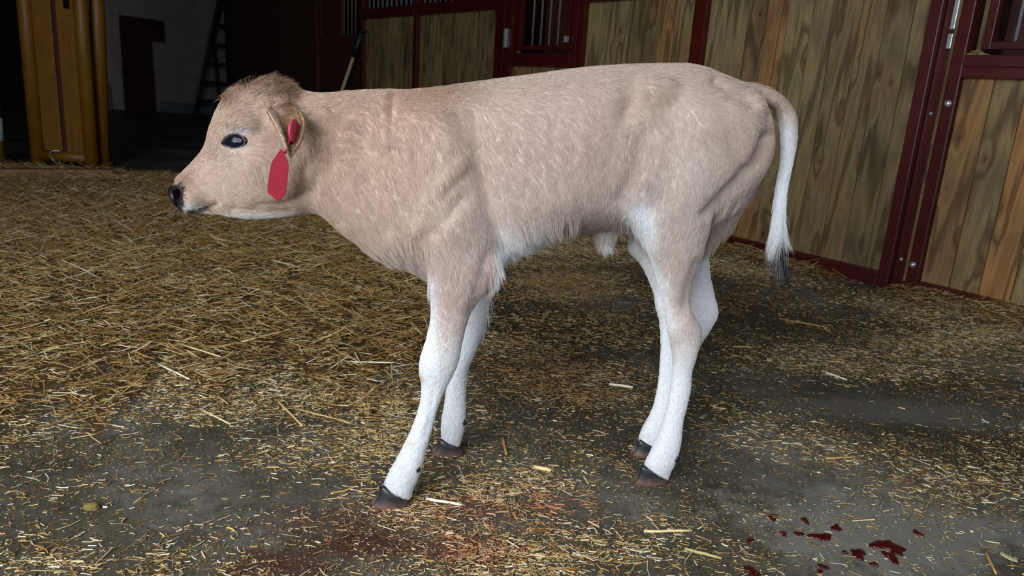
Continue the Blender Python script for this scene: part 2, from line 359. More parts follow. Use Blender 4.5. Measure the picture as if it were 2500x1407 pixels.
b = MB(); b.tube([(-5.02, 12.52, 0), (-5.02, 12.34, 1.25)], .022, 8); b.build('rear_leg', M['dark_metal'], ld)
b = MB(); b.tube([(-4.40, 12.52, 0), (-4.38, 12.34, 1.9)], .022, 8); b.build('rear_leg', M['dark_metal'], ld)
for i in range(7):
    z = .25 + i * .29; t = z / 2.1
    b = MB(); b.box((-5.26 + .46 * t, 12.06 + .20 * t, z - .025), (.90 - .30 * t, 0, 0), (0, .09, 0), (0, 0, .05)); b.build('step', M['dark_metal'], ld)
sd = empty('sliding_door', (-4.7, 12.6, 0), 'tall near-black wooden sliding door at the far end of the barn', 'door')
b = MB()
for i in range(20): b.cur = .5; b.box((-4.74 + i * .16, 12.6, 0.02), (.155, 0, 0), (0, .05, 0), (0, 0, 2.9))
b.build('board_infill', M['dark_wood'], sd)
b = MB(); b.tube([(-2.9, 12.56, 1.0), (-2.9, 12.56, 1.2)], .012, 8); b.build('handle', M['dark_metal'], sd)
tag(slab('concrete_block', -7.1, -6.85, 12.3, 12.55, 0, .42, M['plaster']), 'small pale block at the foot of the far wall beside the yellow crate', 'block', kind='thing')

# ------------------------------------------------------------------ yellow cattle crate at the left
cr = empty('cattle_crate', (-3.2, 5.3, 0), 'yellow steel tube cattle crate with sheet door standing on a low sill', 'cattle crate')
Y = 5.358
ti = lambda x, z: x
b = MB(); b.tube([(-3.492, Y, .02), (-3.448, Y, 2.1)], .048, 18); b.build('door_tube', M['yellow'], cr, True)
b = MB(); b.tube([(-3.104, Y, -.0), (-3.064, Y, 2.1)], .047, 18); b.build('door_tube', M['yellow'], cr, True)
b = MB(); b.tube([(-3.47, Y, .092), (-3.10, Y, .092)], .038, 16); b.build('bottom_tube', M['yellow'], cr, True)
b = MB(); b.tube([(-3.46, Y, 2.05), (-3.06, Y, 2.05)], .038, 16); b.build('top_tube', M['yellow'], cr, True)
b = MB(); b.box((-3.46, Y + .0, .125), (.150, 0, 0), (0, .012, 0), (.03, 0, 1.9))
b.box((-3.275, Y + .0, .125), (.17, 0, 0), (0, .012, 0), (.03, 0, 1.9)); b.build('sheet_panel', M['yellow'], cr, bevel=.003)
b = MB(); b.box((-3.33, Y + .02, .125), (.08, 0, 0), (0, .012, 0), (.03, 0, 1.9)); b.build('seam_strip', simple('rust_brown', lin(70, 26, 10), .7, scale=20), cr)
b = MB(); b.tube([(-3.115, Y + .16, 0), (-3.010, Y + .16, 2.1)], .050, 16); b.build('frame_tube', M['yellow'], cr, True)
b = MB(); b.tube([(-3.775, Y - .02, .0), (-3.735, Y - .02, 2.1)], .05, 16); b.build('frame_tube', M['yellow'], cr, True)
b = MB(); b.tube([(-3.773, Y - .02, .18), (-3.771, Y - .02, .34)], .053, 16); b.build('tape_wrap', simple('pale_tape', lin(190, 200, 205), .6), cr, True)
b = MB(); p0 = np.array([-3.55, 4.60, 0]); p1 = np.array([-2.755, 5.0, 0]); dd = (p1 - p0) / np.linalg.norm(p1 - p0); nn = np.array([-dd[1], dd[0], 0])
b.box(p0, p1 - p0, nn * .07, (0, 0, .068)); b.box(p0 + nn * .07, p1 - p0, nn * .33, (0, 0, .03)); b.build('sill_beam', M['yellow'], cr, bevel=.004)
b = MB(); b.tube([(-3.33 + .045 * math.cos(a), Y - .042 + .012 * math.sin(a * 2), .092 + .045 * math.sin(a)) for a in np.linspace(1.0, 5.4, 18)], .005, 6); b.build('wire_ring', M['galvanised'], cr, True)
b = MB(); b.tube([(-3.165, Y - .03, 1.11), (-3.165, Y - .03, 1.35)], .016, 12); b.build('latch_grip', M['black_plastic'], cr, True)

# ================================================================== CALF
O = np.array([-.16, 1.34, 0]); CU = np.array([.976, .217, 0]); CU /= np.linalg.norm(CU); CN = np.array([-CU[1], CU[0], 0])
def P(px, py, v):
    r = ray(px, py); p0 = O + CN * v; t = np.dot(p0 - CAM, CN) / np.dot(r, CN); return CAM + r * t
FUR = .004
def catmull(A, sub):
    A = np.asarray(A, float); n = len(A); out = []
    for i in range(n - 1):
        p0 = A[max(i - 1, 0)]; p1 = A[i]; p2 = A[i + 1]; p3 = A[min(i + 2, n - 1)]
        if i == 0: p0 = 2 * p1 - p2
        if i == n - 2: p3 = 2 * p2 - p1
        for k in range(sub):
            t = k / sub; out.append(.5 * ((2 * p1) + (-p0 + p2) * t + (2 * p0 - 5 * p1 + 4 * p2 - p3) * t * t + (-p0 + 3 * p1 - 3 * p2 + p3) * t ** 3))
    out.append(A[-1]); return np.array(out)
BV, BF = [], []
def loft(secs, nseg=28, sub=4, ex=1.0, egg=0.0, fur=FUR, store=None):
    """secs: (ax,ay, bx,by, halfwidth, v): two outline points seen from the side, lateral half width and lateral offset"""
    V, Fc = (BV, BF) if store is None else store
    K = catmull([(s[0], s[1], s[2], s[3], s[4], s[5]) for s in secs], sub)
    base = len(V); rings = len(K)
    cs = []
    for ax, ay, bx, by, w, v in K:
        A = P(ax, ay, v); B = P(bx, by, v); c = (A + B) / 2; r = (A - B) / 2; L = np.linalg.norm(r); r = r * max(L - fur, .004) / L; w = max(w - fur, .004)
        cs.append(c)
        for k in range(nseg):
            g = 2 * math.pi * k / nseg; cg, sg = math.cos(g), math.sin(g)
            cg = math.copysign(abs(cg) ** ex, cg); sg = math.copysign(abs(sg) ** ex, sg)
            V.append(c + r * cg + CN * w * sg * (1 - egg * cg))
    for i in range(rings - 1):
        for k in range(nseg):
            a0 = base + i * nseg + k; a1 = base + i * nseg + (k + 1) % nseg; Fc.append((a0, a1, a1 + nseg, a0 + nseg))
    for ri, sgn in ((0, 1), (rings - 1, -1)):
        V.append(cs[ri]); c = len(V) - 1
        for k in range(nseg):
            a0 = base + ri * nseg + k; a1 = base + ri * nseg + (k + 1) % nseg; Fc.append((c, a1, a0) if sgn == 1 else (c, a0, a1))
# head and neck
loft([(419, 460, 436, 500, .020, 0), (420, 443, 447, 515, .029, 0), (438, 421, 478, 522, .034, 0), (468, 386, 520, 524, .033, 0), (495, 350, 565, 532, .040, 0),
      (508, 308, 610, 537, .054, 0), (526, 264, 655, 536, .066, 0), (550, 230, 697, 532, .070, 0), (592, 205, 735, 525, .066, 0), (645, 192, 765, 520, .060, 0),
      (690, 197, 790, 532, .060, 0), (725, 214, 812, 552, .066, 0), (780, 222, 845, 583, .076, 0), (840, 220, 885, 606, .088, 0), (915, 214, 930, 630, .10, 0),
      (985, 212, 1000, 655, .110, 0), (1060, 206, 1060, 682, .115, 0), (1130, 197, 1120, 685, .112, 0)], ex=.92, egg=.10)
# trunk
loft([(960, 214, 985, 600, .075, 0), (1000, 211, 1020, 665, .10, 0), (1070, 204, 1080, 690, .115, 0), (1150, 196, 1150, 672, .122, 0), (1230, 186, 1235, 624, .130, 0), (1300, 176, 1310, 592, .134, 0),
      (1390, 164, 1395, 560, .132, 0), (1470, 156, 1470, 552, .126, 0), (1550, 150, 1545, 560, .118, 0), (1630, 149, 1620, 552, .112, 0), (1695, 153, 1690, 545, .110, 0),
      (1750, 170, 1750, 520, .100, 0), (1800, 190, 1805, 478, .085, 0), (1838, 218, 1845, 430, .068, 0), (1856, 260, 1868, 370, .045, 0)], ex=.90, egg=.12)
# near hind
loft([(1600, 200, 1835, 250, .045, -.055), (1560, 290, 1866, 300, .058, -.062), (1548, 380, 1850, 390, .062, -.064), (1540, 450, 1795, 450, .058, -.066), (1536, 515, 1750, 505, .052, -.067),
      (1556, 580, 1732, 575, .044, -.067), (1588, 640, 1712, 640, .036, -.066), (1604, 700, 1693, 700, .029, -.065), (1614, 757, 1694, 757, .026, -.064), (1624, 812, 1716, 806, .027, -.063),
      (1634, 860, 1708, 860, .025, -.062), (1635, 905, 1697, 905, .021, -.061), (1629, 962, 1690, 962, .020, -.060), (1616, 1020, 1674, 1028, .022, -.060), (1600, 1068, 1668, 1078, .027, -.060),
      (1583, 1104, 1655, 1124, .028, -.060), (1568, 1132, 1642, 1152, .026, -.060), (1572, 1146, 1637, 1174, .022, -.060)], fur=.0055, sub=4)
# far hind
loft([(1640, 250, 1850, 290, .04, .05), (1600, 350, 1892, 365, .052, .06), (1590, 450, 1848, 470, .050, .062), (1545, 545, 1790, 550, .044, .062), (1526, 600, 1742, 608, .038, .062),
      (1556, 643, 1735, 640, .032, .062), (1584, 705, 1744, 698, .028, .062), (1600, 765, 1758, 762, .026, .061), (1605, 805, 1741, 802, .025, .060), (1606, 850, 1712, 850, .022, .06),
      (1601, 930, 1680, 940, .019, .059), (1587, 1003, 1655, 1013, .021, .058), (1562, 1050, 1630, 1070, .024, .058), (1555, 1080, 1612, 1094, .022, .058)], fur=.0055, sub=4)
# near fore
loft([(965, 270, 1110, 262, .035, -.062), (985, 360, 1160, 350, .048, -.078), (1000, 450, 1190, 440, .052, -.084), (1003, 520, 1208, 520, .052, -.087), (1020, 590, 1222, 590, .048, -.089),
      (1036, 640, 1224, 645, .043, -.090), (1042, 700, 1196, 702, .036, -.090), (1044, 755, 1160, 757, .031, -.090), (1036, 815, 1141, 815, .028, -.090), (1020, 872, 1130, 872, .029, -.090),
      (1016, 905, 1118, 907, .029, -.090), (1022, 945, 1098, 945, .023, -.090), (1018, 992, 1076, 992, .019, -.090), (1001, 1044, 1061, 1046, .020, -.090), (976, 1093, 1047, 1103, .026, -.090),
      (952, 1140, 1034, 1152, .029, -.090), (934, 1176, 1016, 1196, .027, -.090), (936, 1192, 1012, 1220, .023, -.090)], fur=.0055, sub=4)
# far fore
loft([(1030, 500, 1200, 480, .035, .07), (1055, 600, 1212, 600, .04, .085), (1080, 680, 1206, 690, .034, .092), (1096, 750, 1199, 750, .03, .096), (1098, 810, 1184, 812, .027, .098),
      (1090, 862, 1165, 864, .027, .099), (1088, 900, 1150, 900, .025, .099), (1084, 940, 1146, 940, .021, .099), (1080, 985, 1143, 983, .022, .099), (1074, 1025, 1141, 1027, .025, .099), (1071, 1055, 1135, 1060, .024, .099), (1072, 1076, 1130, 1090, .022, .099)], fur=.0055, sub=4)
# tail
loft([(1690, 158, 1720, 240, .02, 0), (1740, 170, 1765, 240, .022, 0), (1790, 187, 1803, 244, .023, 0), (1845, 198, 1852, 254, .023, 0), (1884, 212, 1868, 262, .022, 0), (1915, 234, 1886, 270, .021, 0),
      (1938, 266, 1897, 288, .020, 0), (1947, 313, 1904, 328, .019, 0), (1941, 386, 1902, 398, .017, 0), (1928, 446, 1892, 454, .015, 0), (1920, 513, 1886, 516, .013, 0), (1914, 565, 1890, 566, .010, 0), (1906, 620, 1894, 620, .006, 0)], nseg=14, sub=4)
# cheek and jaw, brow
def blob(px, py, v, ru, rw, rn, tilt=0.0):
    c = P(px, py, v); U = CU * math.cos(tilt) - np.array([0, 0, 1]) * math.sin(tilt); Wv = np.array([0, 0, 1]) * math.cos(tilt) + CU * math.sin(tilt); base = len(BV); n, m = 20, 12
    BV.append(c + Wv * rw)
    for i in range(1, m):
        t = math.pi * i / m
        for k in range(n): g = 2 * math.pi * k / n; BV.append(c + Wv * rw * math.cos(t) + U * ru * math.sin(t) * math.cos(g) + CN * rn * math.sin(t) * math.sin(g))
    BV.append(c - Wv * rw); last = len(BV) - 1
    for k in range(n): BF.append((base, base + 1 + (k + 1) % n, base + 1 + k)); BF.append((last, last - n + k, last - n + (k + 1) % n))
    for i in range(m - 2):
        for k in range(n): a = base + 1 + i * n; BF.append((a + k, a + (k + 1) % n, a + n + (k + 1) % n, a + n + k))
for sg in (-1, 1):
    blob(655, 420, sg * .042, .060, .055, .033, .35)         # jaw muscle
    blob(590, 300, sg * .050, .028, .018, .018, .3)          # brow
    blob(470, 478, sg * .020, .024, .020, .019)              # upper lip
    blob(690, 285, sg * .055, .022, .020, .022)              # ear root
    blob(1480, 562, 0, .034, .016, .020, .15) if sg > 0 else None   # sheath
    blob(1605, 235, sg * .074, .045, .040, .026)             # hip hook
    blob(1830, 270, sg * .050, .03, .03, .025)               # pin bone
me0 = bpy.data.meshes.new('t'); me0.from_pydata([tuple(v) for v in BV], [], BF)
t_o = bpy.data.objects.new('t', me0); COL.objects.link(t_o)
md = t_o.modifiers.new('r', 'REMESH'); md.mode = 'VOXEL'; md.voxel_size = .0052; md.use_smooth_shade = True
dg = bpy.context.evaluated_depsgraph_get(); body = bpy.data.meshes.new_from_object(t_o.evaluated_get(dg)); bpy.data.objects.remove(t_o)
nv = len(body.vertices); co = np.empty(nv * 3); body.vertices.foreach_get('co', co); co = co.reshape(-1, 3)
ed = np.empty(len(body.edges) * 2, np.int64); body.edges.foreach_get('vertices', ed); ed = ed.reshape(-1, 2)
deg = np.bincount(ed.ravel(), minlength=nv).astype(float)[:, None]
def lap(X):
    s = np.zeros_like(X)
    for k in range(X.shape[1]): s[:, k] = np.bincount(ed[:, 0], X[ed[:, 1], k], nv) + np.bincount(ed[:, 1], X[ed[:, 0], k], nv)
    return s / deg - X
for i in range(14): co += .6 * lap(co); co -= .62 * lap(co) if i < 13 else 0
px_, py_ = to_px(co)
torso_m = ((py_ < 600) & (px_ > 720) & (px_ < 1830))[:, None].astype(float)
for i in range(6): torso_m += .5 * lap(torso_m)
for i in range(22): co += .5 * lap(co) * torso_m
def norms(X):
    fc = np.empty(len(body.polygons) * 4, np.int64)
    lv = np.empty(len(body.loops), np.int64); body.loops.foreach_get('vertex_index', lv); ls = np.empty(len(body.polygons), np.int64); body.polygons.foreach_get('loop_start', ls)
    q = lv[ls[:, None] + np.arange(4)]; fn = np.cross(X[q[:, 2]] - X[q[:, 0]], X[q[:, 3]] - X[q[:, 1]]); N_ = np.zeros_like(X)
    for j in range(4):
        for k in range(3): N_[:, k] += np.bincount(q[:, j], fn[:, k], nv)
    return N_ / np.maximum(np.linalg.norm(N_, axis=1, keepdims=True), 1e-12)
Nn = norms(co)
# side coordinates: where a point sits in side view, mirrored for the far half so both flanks get the same anatomy
def side(X, mirror=True):
    v = (X - O) @ CN; Xm = X - CN * (v + np.abs(v))[:, None] if mirror else X
    return (*to_px(Xm), v)
def segdist(x, y, pts):
    best = np.full(x.shape, 1e9)
    for (x0, y0), (x1, y1) in zip(pts[:-1], pts[1:]):
        dx, dy = x1 - x0, y1 - y0; t = np.clip(((x - x0) * dx + (y - y0) * dy) / (dx * dx + dy * dy), 0, 1)
        best = np.minimum(best, np.hypot(x - x0 - t * dx, y - y0 - t * dy))
    return best
sx, sy, sv = side(co)
lat = smooth(.2, .6, np.abs(Nn @ CN))
disp = np.zeros(nv)
def g2(cx, cy, rx, ry, amp, rot=0.0):
    global disp
    c, s = math.cos(rot), math.sin(rot); X = (sx - cx) * c + (sy - cy) * s; Y = -(sx - cx) * s + (sy - cy) * c
    disp = disp + amp * np.exp(-(X / rx) ** 2 - (Y / ry) ** 2) * lat
def crease(pts, w, amp):
    global disp
    disp = disp + amp * np.exp(-(segdist(sx, sy, pts) / w) ** 2) * lat
g2(1540, 260, 32, 60, -.014, .3); g2(1500, 380, 50, 70, -.006); g2(1760, 300, 55, 50, .004)       # hollow before the hip
crease([(1575, 330), (1555, 420), (1520, 480)], 22, -.007)                                        # flank fold
crease([(1868, 330), (1845, 395), (1806, 437), (1751, 490), (1722, 520)], 14, -.011)               # back of near thigh
crease([(1760, 260), (1790, 340), (1810, 400)], 24, -.004); crease([(1742, 196), (1790, 232), (1838, 256)], 12, -.009)
g2(1680, 300, 70, 60, .006); g2(1680, 440, 60, 80, .006)
crease([(1160, 290), (1175, 400), (1200, 520), (1225, 600)], 20, -.008)                            # behind the shoulder
crease([(1190, 620), (1165, 700), (1150, 760)], 14, -.004)
g2(1080, 380, 40, 110, .006, -.1); g2(1100, 560, 55, 60, .006); crease([(1120, 400), (1060, 470), (1020, 560)], 16, .006)
crease([(1130, 480), (1090, 530), (1060, 570)], 16, -.005)
crease([(932, 230), (935, 300), (940, 350)], 11, .006); crease([(955, 230), (950, 320)], 10, -.004)
crease([(880, 330), (900, 460), (940, 560)], 30, -.008); crease([(800, 400), (790, 470), (830, 540)], 14, -.004)
crease([(770, 330), (775, 420), (760, 470)], 18, -.012)                                            # jaw against neck
crease([(720, 300), (745, 390), (735, 470)], 14, -.006)
for k in range(5): crease([(1235 + 48 * k, 290), (1225 + 48 * k, 400), (1250 + 48 * k, 500)], 14, .0016)  # ribs
crease([(620, 500), (680, 495), (735, 480)], 9, -.004); crease([(560, 505), (640, 515), (700, 512)], 7, -.004)
crease([(468, 516), (490, 513), (508, 505), (526, 495)], 5, -.009); crease([(440, 512), (470, 516)], 4, -.003)    # mouth
g2(455, 497, 18, 14, .004); g2(576, 345, 34, 24, -.005); g2(575, 312, 34, 9, .004); g2(578, 372, 30, 9, .003)
g2(615, 390, 30, 26, .004); g2(520, 400, 30, 30, -.003); crease([(540, 350), (500, 400), (470, 440)], 10, -.0025)
crease([(1700, 640), (1680, 700), (1672, 750)], 14, -.006); crease([(1060, 950), (1050, 1020), (1035, 1070)], 5, -.003)
g2(1060, 890, 26, 22, .004); g2(1670, 800, 26, 26, .004); g2(1560, 540, 26, 30, .006)
def snoise(X, f, seed):
    r = np.random.default_rng(seed); o_ = np.zeros(len(X))
    for i in range(6):
        k = r.normal(size=3) * f; o_ += np.sin(X @ k + r.uniform(0, 6.28))
    return o_ / 6
disp += .0025 * snoise(co, 38, 1) + .0004 * snoise(co, 95, 2)
co += Nn * disp[:, None]
for i in range(2): co += .4 * lap(co)
body.vertices.foreach_set('co', co.ravel()); body.update(); Nn = norms(co)
body.name = 'body'

def L3(*c): return np.array(lin(*c)[:3])
TAN, PALE, WHITE, BROWN, PINK = L3(211, 192, 180), L3(224, 212, 205), L3(246, 248, 251), L3(150, 118, 92), L3(209, 186, 178)
def coat(X):
    """coat colour and tones by place, with shade painted into mouth and eye socket"""
    x, y, v = side(X); a = np.abs(v); c = np.tile(TAN, (len(X), 1))
    def put(m, colr):
        nonlocal c
        c = c * (1 - m[:, None]) + np.asarray(colr) * m[:, None]
    put(.55 * smooth(.3, .9, snoise(X, 22, 5) + .5), PINK); put(.5 * smooth(350, 560, y), PALE)
    put(.75 * np.exp(-((x - 1040) / 120) ** 2 - ((y - 222) / 34) ** 2), BROWN); put(.5 * np.exp(-((a) / .012) ** 2) * ((y < 320) & (x > 800)), BROWN)
    put(.6 * np.exp(-((x - 1020) / 90) ** 2 - ((y - 265) / 50) ** 2), L3(184, 152, 130))
    put(.45 * np.exp(-((x - 1600) / 50) ** 2 - ((y - 250) / 50) ** 2), L3(172, 148, 128))
    put(.45 * np.exp(-((x - 790) / 60) ** 2 - ((y - 300) / 70) ** 2), L3(168, 145, 122))  # darker tone on the neck behind the ear
    put(.9 * smooth(505, 610, y + 35 * snoise(X, 40, 9)) * smooth(1195, 1235, x) * smooth(1400, 1320, x), WHITE); put(.9 * smooth(545, 580, y) * smooth(1300, 1340, x) * smooth(1530, 1480, x), L3(222, 212, 200))
    put(.95 * np.exp(-((x - 1556) / 34) ** 2 - ((y - 522) / 34) ** 2), WHITE)
    put(.6 * np.exp(-((x - 1670) / 100) ** 2 - ((y - 400) / 140) ** 2), PALE)
    put(.55 * smooth(1250, 850, x) * (y < 600), L3(208, 180, 156))
    put(.8 * np.exp(-((x - 1480) / 45) ** 2 - ((y - 590) / 30) ** 2), WHITE)
    # legs: tan outside above the knee, white below and inside
    put(smooth(760, 960, y), WHITE); put(.95 * smooth(1085, 1045, x) * smooth(640, 690, y) * (x > 980), WHITE)
    put(.95 * np.exp(-((x - 1575) / 34) ** 2 - ((y - 560) / 60) ** 2), WHITE); put(.9 * np.exp(-(segdist(x, y, [(1570, 620), (1610, 700), (1625, 800)]) / 26) ** 2), WHITE)
    put(.9 * smooth(20, 0, np.abs(x - 1215)) * smooth(560, 620, y) * smooth(730, 700, y), WHITE)
    put(.8 * ((v > .03) & (y > 640)), WHITE)
    # throat, chin
    put(.85 * smooth(508, 530, y) * smooth(790, 730, x) * (x > 430), WHITE); put(.95 * np.exp(-((x - 458) / 26) ** 2 - ((y - 507) / 12) ** 2), L3(238, 244, 248))
    put(.6 * smooth(560, 640, y) * (x < 1040) * (x > 800) * (y < 760), PALE)
    # face
    put(.8 * np.exp(-((x - 578) / 30) ** 2 - ((y - 322) / 7) ** 2), WHITE); put(.8 * np.exp(-((x - 578) / 26) ** 2 - ((y - 366) / 7) ** 2), PALE)
    put(.9 * np.exp(-(segdist(x, y, [(548, 238), (580, 212), (625, 196), (665, 200), (690, 225), (690, 255)]) / 24) ** 2), L3(138, 104, 74)); put(.5 * np.exp(-((x - 545) / 26) ** 2 - ((y - 240) / 26) ** 2), BROWN)
    put(.4 * np.exp(-((x - 440) / 30) ** 2 - ((y - 445) / 20) ** 2), L3(154, 116, 88))
    put(smooth(34, 28, np.hypot((x - 417), (y - 478) * .82)) * smooth(447, 453, y), L3(26, 24, 30))
    put(np.exp(-(segdist(x, y, [(442, 513), (470, 517), (505, 507), (526, 495)]) / 3.2) ** 2) * .9, L3(62, 54, 46))  # mouth crease darkened with painted shade
    put(((((x - 569) / 24) ** 2 + ((y - 345) / 15) ** 2) < 1).astype(float), L3(24, 18, 18))  # socket blackened in colour so the recess reads as shaded
    # stains
    put(.55 * np.exp(-((x - 1024) / 12) ** 2 - ((y - 925) / 12) ** 2), L3(206, 170, 110)); put(.35 * np.exp(-((x - 1005) / 16) ** 2 - ((y - 1085) / 10) ** 2), L3(214, 190, 150))
    # tail
    tl = (a < .032) & (x > np.interp(y, [240, 262, 350, 450, 640], [1905, 1889, 1901, 1876, 1870])) & (y < 660)
    put(smooth(250, 330, y) * tl, WHITE); put(.7 * tl * smooth(1918, 1948, x) * smooth(430, 300, y) * smooth(230, 270, y), TAN)
    return c
colA = coat(co)
at_ = body.color_attributes.new('col', 'FLOAT_COLOR', 'POINT'); at_.data.foreach_set('color', np.c_[colA * (.76 - .20 * (px_ < 720))[:, None], np.ones(nv)].astype(np.float32).ravel())  # hide darkened to stand for shade under the hair, more on the face
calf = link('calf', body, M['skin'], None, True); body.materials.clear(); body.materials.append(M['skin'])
tag(calf, 'pale tan calf with white legs and red ear tag, standing sideways in the straw', 'calf')

# --- eye, lids, nose, ears, tag, hooves
bvh = BVHTree.FromObject(calf, bpy.context.evaluated_depsgraph_get())
def surf(px, py, sgn=-1):
    """point of the flank seen at px,py (near side), or its mirror"""
    r = ray(px, py); h = bvh.ray_cast(Vector(CAM), Vector(r).normalized()); p = np.array(h[0]); n = np.array(h[1])
    if sgn > 0: v = (p - O) @ CN; p = p - 2 * CN * v; n = n - 2 * CN * (n @ CN)
    return p, n
def ell(name, c, r, ax, m, parent, nseg=32, rings=20, mesh_only=False):
    b = MB(); pts = []
    me = bpy.data.meshes.new(name); bm_ = bmesh.new(); bmesh.ops.create_uvsphere(bm_, u_segments=nseg, v_segments=rings, radius=1.0)
    A = np.array(ax)
    for v in bm_.verts: v.co = Vector(c + (np.array(v.co) * r) @ A)
    bm_.to_mesh(me); bm_.free(); return link(name, me, m, parent, True)
N = NT('eye'); N.b.inputs['Base Color'].default_value = lin(12, 17, 27); N.b.inputs['Roughness'].default_value = .12; N.b.inputs['Specular IOR Level'].default_value = .3; N.b.inputs['IOR'].default_value = 1.36
lw = N.n('ShaderNodeTexCoord').outputs['Object']; M['eye'] = N.m
M['lid'] = simple('eyelid_skin', lin(40, 28, 26), .35, bump=0)
M['nose'] = simple('nose_leather', lin(22, 20, 26), .34, scale=120, var=.3, bump=.5)
M['nostril'] = simple('nostril_shade', lin(14, 3, 6), .9, bump=0, spec=0.0)
N = NT('hoof_horn'); co_ = N.n('ShaderNodeTexCoord').outputs['Object']; sp_ = N.n('ShaderNodeSeparateXYZ'); N.l(co_, sp_.inputs[0])
f_ = N.math('ADD', sp_.outputs[2], N.math('MULTIPLY', N.math('SUBTRACT', N.noise(co_, 45, 4), .5), .022))
N.l(N.ramp(f_, [(.0, lin(120, 90, 80)), (.010, lin(74, 62, 58)), (.020, lin(42, 41, 43)), (.05, lin(26, 27, 32))]), N.b.inputs['Base Color'])
N.b.inputs['Roughness'].default_value = .35; M['hoof'] = N.m
M['tag_red'] = simple('tag_plastic', lin(146, 30, 48), .45, var=.06, bump=.05)
M['tag_pink'] = simple('tag_button_plastic', lin(176, 52, 76), .45, var=.05, bump=.05)
ALM = [(541, 352), (546, 343), (556, 333), (568, 327), (580, 326), (592, 331), (600, 340), (602, 347), (597, 355), (588, 360), (577, 363), (565, 362), (554, 358), (546, 355)]
ALM = [(572 + (x_ - 572) * .93, 344.5 + (y_ - 344.5) * .93) for x_, y_ in ALM]
rims = {}
for sgn in (-1, 1): rims[sgn] = [surf(x, y, sgn)[0] for x, y in catmull(ALM + [ALM[0]], 4)[:-1]]
for sgn in (-1, 1):
    rim = np.array(rims[sgn]); c0 = rim.mean(0); U_, S_, Vt = np.linalg.svd(rim - c0); n = Vt[2] * np.sign(Vt[2] @ (CN * sgn))
    tu = CU - n * (CU @ n); tu /= np.linalg.norm(tu); tw = np.cross(n, tu); tw = tw if tw[2] > 0 else -tw
    c = c0 - n * .0085 + tu * .001
    ell('eyeball', c, (.0240, .0166, .0135), (tu, tw, n), M['eye'], calf)
    ell('pupil', c + n * .0042 + tu * .0005, (.0110, .0070, .0098), (tu, tw, n), M['lid'], calf)
    K = len(rim); o2 = rim - c0; o2 = o2 - n * (o2 @ n)[:, None] * .5; rim2 = c0 + o2
    h = K // 2
    for seg, rr_, nm in ((list(range(0, h + 1)), .0026, 'upper_eyelid'), (list(range(h, K)) + [0], .0016, 'lower_eyelid')):
        b = MB(); b.tube([rim2[q] + n * .0006 for q in seg], rr_, 8); b.build(nm, M['lid'], calf, True)
# sink the socket behind the lids
inside = ((sx - 569) / 22) ** 2 + ((sy - 345) / 13) ** 2 < 1
inside &= np.abs(Nn @ CN) > .3
co[inside] -= Nn[inside] * .011; body.vertices.foreach_set('co', co.ravel()); body.update()
# nose pad
p = P(420, 476, 0)
b = MB()
def nosepad():
    st = ([], []); loft([(432, 450, 444, 498, .026, 0), (422, 452, 442, 504, .031, 0), (414, 457, 438, 507, .027, 0), (411, 466, 430, 501, .015, 0)], nseg=24, sub=4, fur=0, store=st)
    me = bpy.data.meshes.new('nose'); me.from_pydata([tuple(q) for q in st[0]], [], st[1]); return link('nose', me, M['nose'], calf, True)
nosepad()
for sgn in (-1, 1):
    c = P(432, 474, -.0290); c = c if sgn < 0 else c - 2 * CN * ((c - O) @ CN)
    n = CN * sgn * .93 - CU * .36; n /= np.linalg.norm(n); tu = np.cross(n, [0, 0, 1]); tu /= np.linalg.norm(tu); tw = np.cross(tu, n)
    k_ = [c + tu * .0085 * math.cos(a) + (tw * .014 - tu * .004) * math.sin(a) for a in np.linspace(0, 2 * math.pi, 25)]
    ell('nostril', c - n * .0005, (.0072, .0090, .0034), (tu, tw, n), M['nostril'], calf)  # dark bulge standing in for the shaded hollow of the nostril
# hooves: two claws each with a dew claw pair
def hoof(toe, heel, v, top_f, top_b, w=.021):
    A_ = P(*toe, v); B_ = P(*heel, v); A_[2] = 0.0; B_[2] = 0.0; T_ = P(*top_f, v); Tb = P(*top_b, v)
    me = bpy.data.meshes.new('hoof'); bm_ = bmesh.new()
    for sd_ in (-1, 1):
        rings = []
        for k in range(7):
            t = k / 6; z = t; F_ = A_ * (1 - t) + T_ * t; K_ = B_ * (1 - t) + Tb * t
            F_ = F_ + (CU * .004 * math.sin(t * 3.14)); c = (F_ + K_) / 2; half = (K_ - F_) / 2; tk = 1.0 if k < 6 else .72; half = half * (1.0 if k < 6 else .86); hw = w * .5 * (1 - .12 * t) * (1.0 if t else .96) * tk
            cc = c + CN * sd_ * w * .54; ring = []
            for q in range(20):
                g = 2 * math.pi * q / 20; cg, sg = math.cos(g), math.sin(g); fr_ = 1 if cg > 0 else .9
                wid = hw * (1 - .35 * max(0, -cg) ** 2)
                ring.append(bm_.verts.new(cc + half * math.copysign(abs(cg) ** .85, cg) + CN * wid * sg - CN * sd_ * .004 * max(0, -cg)))
            rings.append(ring)
        for k in range(6):
            for q in range(20): bm_.faces.new((rings[k][q], rings[k][(q + 1) % 20], rings[k + 1][(q + 1) % 20], rings[k + 1][q]))
        bm_.faces.new(rings[0]); bm_.faces.new(rings[-1])
    bmesh.ops.recalc_face_normals(bm_, faces=bm_.faces); bm_.to_mesh(me); bm_.free(); return link('hoof', me, M['hoof'], calf, True)
hoof((903, 1226), (992, 1230), -.090, (932, 1178), (1000, 1219), .0215)
hoof((1052, 1102), (1126, 1104), .099, (1072, 1066), (1130, 1092), .0215)
hoof((1546, 1170), (1622, 1178), -.060, (1564, 1130), (1628, 1168), .0215)
hoof((1540, 1108), (1600, 1110), .058, (1556, 1068), (1608, 1092), .022)
